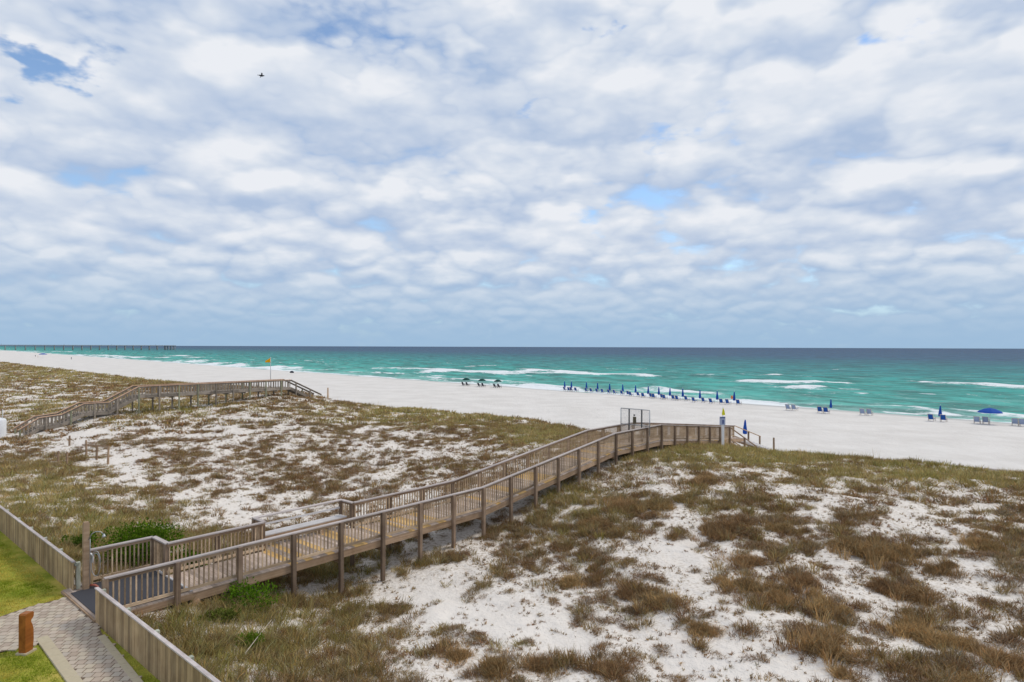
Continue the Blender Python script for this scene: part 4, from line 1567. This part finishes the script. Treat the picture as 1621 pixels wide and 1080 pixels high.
def twig_template(nb, rad, hgt, ln, wid, seed):
    g = np.random.default_rng(seed)
    u = g.normal(0, 1, (nb, 3))
    u[:, 2] = np.abs(u[:, 2])
    u /= np.linalg.norm(u, axis=1)[:, None]
    lob = 0.72 + 0.4 * vnoise(np.arctan2(u[:, 1], u[:, 0]) * 1.6 + seed, u[:, 2] * 2 + seed)
    rr = (0.35 + 0.65 * np.sqrt(g.random(nb))) * lob
    c = u * rr[:, None] * np.array([rad, rad, hgt])
    d = u * np.array([.8, .8, .7]) + g.normal(0, .45, (nb, 3)) + np.array([0, 0, .55])
    d /= np.linalg.norm(d, axis=1)[:, None]
    L = ln * (0.6 + 0.8 * g.random(nb))[:, None]
    s = np.cross(d, g.normal(0, 1, (nb, 3)))
    s /= np.linalg.norm(s, axis=1)[:, None] + 1e-9
    base = c - d * L * .5
    base[:, 2] = np.maximum(base[:, 2], -0.01)
    V = np.stack([base - s * wid / 2, base + s * wid / 2, c + d * L * .5], 1)
    F = np.arange(nb * 3).reshape(-1, 3)
    return V.reshape(-1, 3), F, np.repeat(np.arange(nb), 3)


def scatter(parts, X, Y, Z, S, HS, templ, colA, var=0.25, rg=None):
    """append copies of templates; S radius scale, HS height scale, colA (n,3) colour of each clump"""
    rg = rg or rng
    nT = len(templ)
    pick = rg.integers(0, nT, len(X))
    rot = rg.random(len(X)) * 2 * np.pi
    for k in range(nT):
        m = pick == k
        if not m.any():
            continue
        V, F, bl_ = templ[k]
        c, s = np.cos(rot[m]), np.sin(rot[m])
        n = m.sum()
        vx = (V[None, :, 0] * c[:, None] - V[None, :, 1] * s[:, None]) * S[m][:, None] + X[m][:, None]
        vy = (V[None, :, 0] * s[:, None] + V[None, :, 1] * c[:, None]) * S[m][:, None] + Y[m][:, None]
        vz = V[None, :, 2] * HS[m][:, None] + Z[m][:, None]
        nb = bl_.max() + 1
        bv = 1 + rg.normal(0, var, (n, nb))
        hue = rg.normal(0, 0.10, (n, nb))
        bv = np.clip(bv, 0.45, 1.9)[:, bl_]
        hue = hue[:, bl_]
        col = colA[m][:, None, :] * bv[:, :, None] * np.stack([1 + hue, np.ones_like(hue), 1 - hue], -1)
        base = parts['n']
        FF = (F[None] + (np.arange(n) * len(V))[:, None, None] + base).reshape(-1, 3)
        parts['V'].append(np.stack([vx, vy, vz], -1).reshape(-1, 3))
        parts['F'].append(FF)
        parts['C'].append(col.reshape(-1, 3))
        parts['n'] += n * len(V)


def newparts():
    return {'V': [], 'F': [], 'C': [], 'n': 0}


def finish(parts, name, mat, label, cat):
    me = mesh_np(name, np.concatenate(parts['V']), np.concatenate(parts['F']), False, np.clip(np.concatenate(parts['C']), 0.005, 0.9))
    o = obj(name, me, mat)
    return tag(o, label, cat, kind='stuff')


def wedge(n, r0, r1):
    a0, a1 = R(-43), R(42.5) if r0 < 55 else R(8)
    r = np.sqrt(rng.random(n) * (r1 ** 2 - r0 ** 2) + r0 ** 2)
    if r0 > 55:
        r = r0 * (r1 / r0) ** rng.random(n)
    a = a0 + rng.random(n) * (a1 - a0)
    return r * np.sin(a), r * np.cos(a)


def field_noise(X, Y):
    v = 0.52 * fbm(X / 1.5, Y / 1.5, 4, .6) + 0.48 * fbm(X / 0.5 + 31, Y / 0.5, 3, .6)
    return v


_ref = np.sort(field_noise(rng.random(40000) * 80, rng.random(40000) * 80))


def uniform_noise(X, Y):
    return np.searchsorted(_ref, field_noise(X, Y)) / len(_ref)


def veg_points(n, r0, r1):
    X, Y = wedge(n, r0, r1)
    Z = terrain(X, Y)
    pc, D, q = past_crest(X, Y)
    t = (X - A0[0]) * DW[0] + (Y - A0[1]) * DW[1]
    w = (X - A0[0]) * PW[0] + (Y - A0[1]) * PW[1]
    cov = np.clip(cover_at(X, Y, Z) * 0.98, 0, 1)
    edge = pc + 2.2 * (fbm(X / 2.0, Y / 2.0, 3) - .5)
    ok = (edge < 1.2) & (t > 0.25)
    ok &= ~((w > -0.05) & (w < 3.0) & (t < 2.6))
    under = (w > 0.15) & (w < WID - .1) & (t < T_END + 5.5)
    ok &= ~(under & (rng.random(n) < 0.72))
    ok &= ~((w > -0.3) & (w < WID + .4) & (t > T_END))
    vx2 = X - B0[0]
    vy2 = Y - B0[1]
    ww = vx2 * PW[0] + vy2 * PW[1]
    tt = vx2 * DW[0] + vy2 * DW[1]
    ok &= ~((ww > -0.1) & (ww < W2W + .1) & (tt > -11) & (tt < 21) & (Z > np.interp(tt, tsr, zsr) - R2 - .5))
    un = uniform_noise(X, Y)
    return X, Y, Z, cov, un, ok, pc


grass = newparts()
twigs = newparts()
speck = newparts()
GT = [blade_template(46, .20, .46, .017, True, 100 + i, .9) for i in range(8)]
GT_LOW = [blade_template(44, .24, .20, .016, True, 150 + i, 1.3) for i in range(6)]
GM = [blade_template(34, .30, .42, .036, False, 200 + i, .9) for i in range(8)]
GF = [blade_template(22, .60, .42, .10, False, 300 + i, .8) for i in range(6)]
TN = [twig_template(120, .30, .26, .17, .017, 400 + i) for i in range(8)]
TM = [twig_template(64, .34, .27, .20, .032, 500 + i) for i in range(8)]
TF = [twig_template(34, .60, .34, .30, .09, 600 + i) for i in range(6)]
SP = [twig_template(9, .07, .08, .09, .02, 700 + i) for i in range(8)]


def colours(n, green, brown_only=False):
    f = rng.random(n)
    g = np.clip(green + rng.normal(0, .18, n), 0, 1)[:, None]
    tanm = (rng.random(n)[:, None] ** 1.6) * .8
    gr = C_OLIVE * (1 - .55 * f[:, None]) + C_GREEN * (.55 * f[:, None])
    gr = gr * (1 - tanm) + C_TAN * tanm
    br = C_BROWN * (1 - f[:, None]) + C_RED * f[:, None]
    gm = (rng.random(n)[:, None] < .22) * .7
    br = br * (1 - gm) + C_GREY * gm
    return gr * g + br * (1 - g)


for (n, r0, r1, gt_, tt_, gfac) in ((13000, 11.5, 32, GT, TN, 1.0), (21000, 32, 62, GM, TM, 1.0), (26000, 62, 420, GF, TF, 1.0)):
    X, Y, Z, cov, un, ok, pc = veg_points(n, r0, r1)
    green = green_at(X, Y, Z)
    thr = cov * 1.10 + .04
    sel = ok & (un < thr)
    dep = np.clip((thr - un) / .3, .25, 1)                  # small at the rim of a patch, full inside
    isg = rng.random(n) < (0.30 + 0.70 * green)
    a = sel & isg
    sc = (0.65 + 0.6 * rng.random(n)) * (0.6 + .4 * dep) * np.clip(np.hypot(X, Y) / 85.0, 1.0, 3.2)
    hs = np.minimum(sc, 1.5) * (0.55 + 0.65 * rng.random(n)) * (0.6 + .4 * dep) * np.where(pc > -6, 0.9, 0.85)
    scatter(grass, X[a], Y[a], Z[a] - .02, sc[a], hs[a], gt_, colours(a.sum(), np.clip(green[a] * 1.1 + .16, 0, 1)), .30)
    b = sel & ~isg
    scatter(twigs, X[b], Y[b], Z[b] - .02, sc[b] * 1.05, hs[b] * 1.1, tt_, colours(b.sum(), np.clip(green[b] * .55 - .05, 0, 1)), .28)
    # sparse stragglers and small litter plants on the open sand
    s = ok & ~sel & (un < thr + .33) & (rng.random(n) < .6)
    scatter(speck, X[s], Y[s], Z[s] - .01, (0.7 + rng.random(s.sum())) * (1.0 if r0 < 60 else 2.6), (0.7 + rng.random(s.sum())) * (1.0 if r0 < 60 else 1.6), SP, colours(s.sum(), green[s] * .6), .3)
# extra small plants
for (n, r0, r1, k) in ((40000, 11.5, 32, .85), (34000, 32, 60, 1.05)):
    X, Y, Z, cov, un, ok, pc = veg_points(n, r0, r1)
    un2 = uniform_noise(X * 1.7 + 50, Y * 1.7 + 20)
    s = ok & (un > cov - .05) & (un2 < .16 + .50 * cov) & (rng.random(n) < .75)
    sz = np.clip(rng.lognormal(-.35, .45, s.sum()), .3, 2.2) * k
    scatter(speck, X[s], Y[s], Z[s] - .01, sz, sz, SP, colours(s.sum(), green_at(X[s], Y[s], Z[s]) * .7 + .05), .3)
# sea oat stalks standing against the beach along the crest
X, Y, Z, cov, un, ok, pc = veg_points(16000, 28, 140)
s = ok & (pc > -5) & (rng.random(len(X)) < .16)
OAT = [blade_template(4, .12, 1.0, .014, True, 800 + i, .25) for i in range(4)]
scatter(grass, X[s], Y[s], Z[s], np.ones(s.sum()), .55 + .6 * rng.random(s.sum()), OAT, np.tile(C_TAN, (s.sum(), 1)) * 1.1, .2)
finish(grass, 'dune_grass', M_GRASS, 'olive and tan dune grass covering the sand hills', 'grass')
finish(twigs, 'dry_groundcover', M_TWIG, 'brown dry low groundcover in patches on the white dune sand', 'groundcover')
finish(speck, 'small_dune_plants', M_TWIG, 'scattered tiny plants and dry litter on open dune sand', 'groundcover')

# single dry shrubs that stand out on the sand
SHR = ((1386, 880, 52, 34, 'large dark'), (1402, 934, 30, 38, 'tall'), (1440, 944, 42, 26, ''), (1181, 892, 25, 38, 'round'), (1264, 922, 28, 26, ''), (1306, 962, 34, 36, ''),
       (1299, 1030, 46, 50, 'largest'), (1446, 1006, 42, 36, 'dark'), (1511, 1020, 32, 28, ''), (1588, 1052, 44, 34, ''), (1119, 1000, 22, 36, ''), (1228, 948, 30, 24, ''), (1183, 930, 32, 26, ''),
       (1148, 840, 52, 22, ''), (1335, 1066, 18, 34, ''), (1527, 1080, 36, 24, ''), (1115, 762, 34, 14, ''), (1037, 803, 32, 18, ''), (946, 833, 34, 22, ''), (987, 805, 30, 26, ''),
       (1141, 842, 36, 22, ''), (998, 936, 24, 24, 'round'), (1056, 955, 30, 26, ''), (905, 925, 26, 22, ''), (850, 1055, 28, 40, ''), (785, 1060, 36, 28, ''), (724, 1040, 26, 30, ''),
       (1550, 862, 30, 18, ''), (1490, 905, 26, 20, ''), (1240, 840, 26, 18, ''), (960, 1062, 30, 26, ''))
SHT = [twig_template(950, 1.0, 1.0, .42, .030, 900 + i) for i in range(5)]
for i, (px, py, rx, h, adj) in enumerate(SHR):
    g = on_ground(px, py, 1.2)
    rad = rx * g[1] / FPX
    hh_ = min(h, rx * .8) * g[1] / FPX * 0.72
    P_ = newparts()
    rg = np.random.default_rng(1000 + i)
    V, F, bl_ = SHT[i % 5]
    colc = (C_BROWN * (1 - .5 * rg.random()) + C_RED * .3 + C_OLIVE * (.35 * rg.random()))[None]
    sub = newparts()
    nsub = 4
    ox = rg.normal(0, .42, nsub) * rad
    oy = rg.normal(0, .42, nsub) * rad
    ss_ = rad * (.42 + .3 * rg.random(nsub))
    ss_[0] = rad * .68
    ox[0] = oy[0] = 0
    zz_ = np.array([gz(g[0] + ox[k], g[1] + oy[k]) - g[2] for k in range(nsub)]) - .03
    hs_ = hh_ * (.6 + .5 * rg.random(nsub))
    hs_[0] = hh_
    scatter(sub, ox, oy, zz_, ss_, hs_, SHT, np.repeat(colc, nsub, 0) * (0.85 + .3 * rg.random((nsub, 1))), .3, rg)
    scatter(sub, rg.normal(0, .5, 16) * rad, rg.normal(0, .5, 16) * rad, np.full(16, -.05), np.full(16, .9), hh_ * (1.6 + 1.2 * rg.random(16)), GT, np.repeat(colc * 1.25, 16, 0), .3, rg)
    me = mesh_np('dry_shrub', np.concatenate(sub['V']), np.concatenate(sub['F']), False, np.clip(np.concatenate(sub['C']), .005, .9))
    o = obj('dry_shrub', me, M_TWIG)
    o.location = g
    if adj:
        lab = {'large dark': 'large dark brown dry shrub on the sand at right middle', 'tall': 'tall upright brown shrub just below the large dark one',
               'largest': 'largest brown dry shrub on the sand at lower right', 'dark': 'dark brown shrub right of the largest one'}.get(adj)
        if lab is None:
            lab = 'small round brown shrub alone on bare sand left of the large dark shrub' if px > 1100 else 'small round brown shrub on the open sand below the boardwalk'
    else:
        lab = 'low brown dry shrub on the white sand right of the boardwalk'
    tag(o, lab, 'shrub', 'brown dry shrubs right of the boardwalk')


# green shrubs
def green_shrub(name, loc, rx, ry, rz_, nleaf, label, cA, cB, lobes, seed, leaf=0.075):
    g = np.random.default_rng(seed)
    root = empty(name, loc)
    tag(root, label, 'shrub')
    cs_ = np.array([[g.normal(0, .36) * rx, g.normal(0, .36) * ry, rz_ * (.40 + .22 * g.random())] for _ in range(lobes)])
    rs_ = rz_ * (.28 + .22 * g.random(lobes))
    pick = g.integers(0, lobes, nleaf)
    u = g.normal(0, 1, (nleaf, 3))
    u /= np.linalg.norm(u, axis=1)[:, None]
    rr = (0.55 + 0.5 * g.random(nleaf) ** .6)
    c = cs_[pick] + u * (rs_[pick] * rr)[:, None] * np.array([1.15, 1.15, 1.0])
    c[:, 2] = np.maximum(c[:, 2], .02 * g.random(nleaf))
    d = u * .8 + g.normal(0, .5, (nleaf, 3)) + np.array([0, 0, .5])
    d /= np.linalg.norm(d, axis=1)[:, None]
    s = np.cross(d, g.normal(0, 1, (nleaf, 3)))
    s /= np.linalg.norm(s, axis=1)[:, None] + 1e-9
    L = leaf * (.6 + .8 * g.random(nleaf))[:, None]
    V = np.stack([c - d * L * .5, c + s * L * .28, c + d * L * .6, c - s * L * .28], 1).reshape(-1, 3)
    F = np.arange(nleaf * 4).reshape(-1, 4)
    f = g.random(nleaf)[:, None]
    col = (cA * (1 - f) + cB * f) * (0.75 + .5 * g.random(nleaf)[:, None])
    # each lobe has its own tone
    col *= (0.8 + .4 * g.random(lobes))[pick][:, None]
    obj('foliage', mesh_np('foliage', V, F, False, np.repeat(col, 4, 0)), M_LEAF, root)
    mb = MB()
    for k in range(min(lobes, 9)):
        c0 = cs_[k]
        mb.tube([(c0[0] * .15, c0[1] * .15, -.15), (c0[0] * .5, c0[1] * .5, c0[2] * .45), tuple(c0)], [.03, .022, .01], 5)
    mb.obj('stem', M_WOOD, root)


DG, LG = np.array([.035, .085, .008]), np.array([.15, .25, .016])
p = at_y(222, 872, 22.4)
green_shrub('evergreen_shrub', (p[0], p[1], gz(p[0], p[1]) - .05), 1.35, 0.85, 1.6, 8000, 'large dark green evergreen shrub behind the shower platform railing', DG, LG, 22, 21)
p = tw(3.75, -0.55)
green_shrub('evergreen_shrub', (p[0], p[1], gz(p[0], p[1]) - .05), 0.75, .55, .85, 1700, 'green leafy shrub growing against the near boardwalk railing', DG * 1.8, LG * 1.2, 13, 22)
p = on_ground(398, 1030, .9)
green_shrub('evergreen_shrub', p, .28, .28, .45, 800, 'small bright green shrub in the grass at lower left', np.array([.10, .19, .015]), np.array([.2, .28, .03]), 5, 23, .06)
p = at_y(306, 856, 22.4)
green_shrub('evergreen_shrub', (p[0], p[1], gz(p[0], p[1])), .5, .4, .75, 1600, 'smaller green shrub right of the large evergreen shrub', DG, LG, 6, 24)
p = on_ground(125, 868, 1.4)
green_shrub('evergreen_shrub', p, .5, .4, .6, 1100, 'leafy green plant just left of the shower post', np.array([.06, .12, .012]), np.array([.13, .2, .03]), 6, 25)
p = on_ground(350, 985, .9)
green_shrub('evergreen_shrub', p, .45, .4, .4, 700, 'low green plant in the grass below the boardwalk start', np.array([.09, .12, .02]), np.array([.2, .22, .05]), 7, 26)

st_a, st_b = on_ground(388, 1044, .9), on_ground(430, 1012, .8)
o = MB().tube([(0, 0, .15), ((st_b[0] - st_a[0]) * .5, (st_b[1] - st_a[1]) * .5, .2), (st_b[0] - st_a[0], st_b[1] - st_a[1], .22)], [.011, .009, .005], 5).obj('dead_stalk', M_FRAME)
o.location = st_a
tag(o, 'long pale dead stalk leaning over the grass at lower left', 'stalk')

# lawn blades
lg = newparts()
n = 16000
tt0 = -0.3 - 8.5 * rng.random(n)
ww0 = -7.5 + 21 * rng.random(n)
XY = A0[None] + tt0[:, None] * DW + ww0[:, None] * PW
px_, py_ = project(XY[:, 0], XY[:, 1], 1.6)
ins = np.array([inside(poly_path, a, b) for a, b in zip(tt0, ww0)])
band = np.zeros(n, bool)
for (pa_, pb_, wd) in (((66, 1008), (142, 1110), .19), ((160, 1006), (240, 1106), .15)):
    a, b = np.array(twz(*pa_)), np.array(twz(*pb_))
    d = (b - a) / np.linalg.norm(b - a)
    v = np.c_[tt0, ww0] - a
    band |= (np.abs(v[:, 0] * d[1] - v[:, 1] * d[0]) < wd) & (v @ d > -.1)
bxy = np.array([(bp[0], bp[1])])
nb_ = np.hypot(XY[:, 0] - bp[0], XY[:, 1] - bp[1]) < .27
k = (py_ < 1100) & (px_ > -15) & (px_ < 300) & ~ins & ~band & ~nb_
LT = [blade_template(26, .13, .05, .012, False, 850 + i, 1.0) for i in range(6)]
gcol = fbm(XY[:, 0] / 1.3, XY[:, 1] / 1.3, 3)[:, None]
gcol = sstep(gcol, .35, .65)
lc = np.array([.26, .33, .025]) * (1 - gcol) + np.array([.64, .54, .12]) * gcol
scatter(lg, XY[k, 0], XY[k, 1], np.full(k.sum(), LAWN_Z - .004), np.full(k.sum(), 1.0), .7 + .6 * rng.random(k.sum()), LT, lc[k], .25)
finish(lg, 'lawn_grass', M_GRASS, 'short mown yellow green grass of the lawn', 'grass')
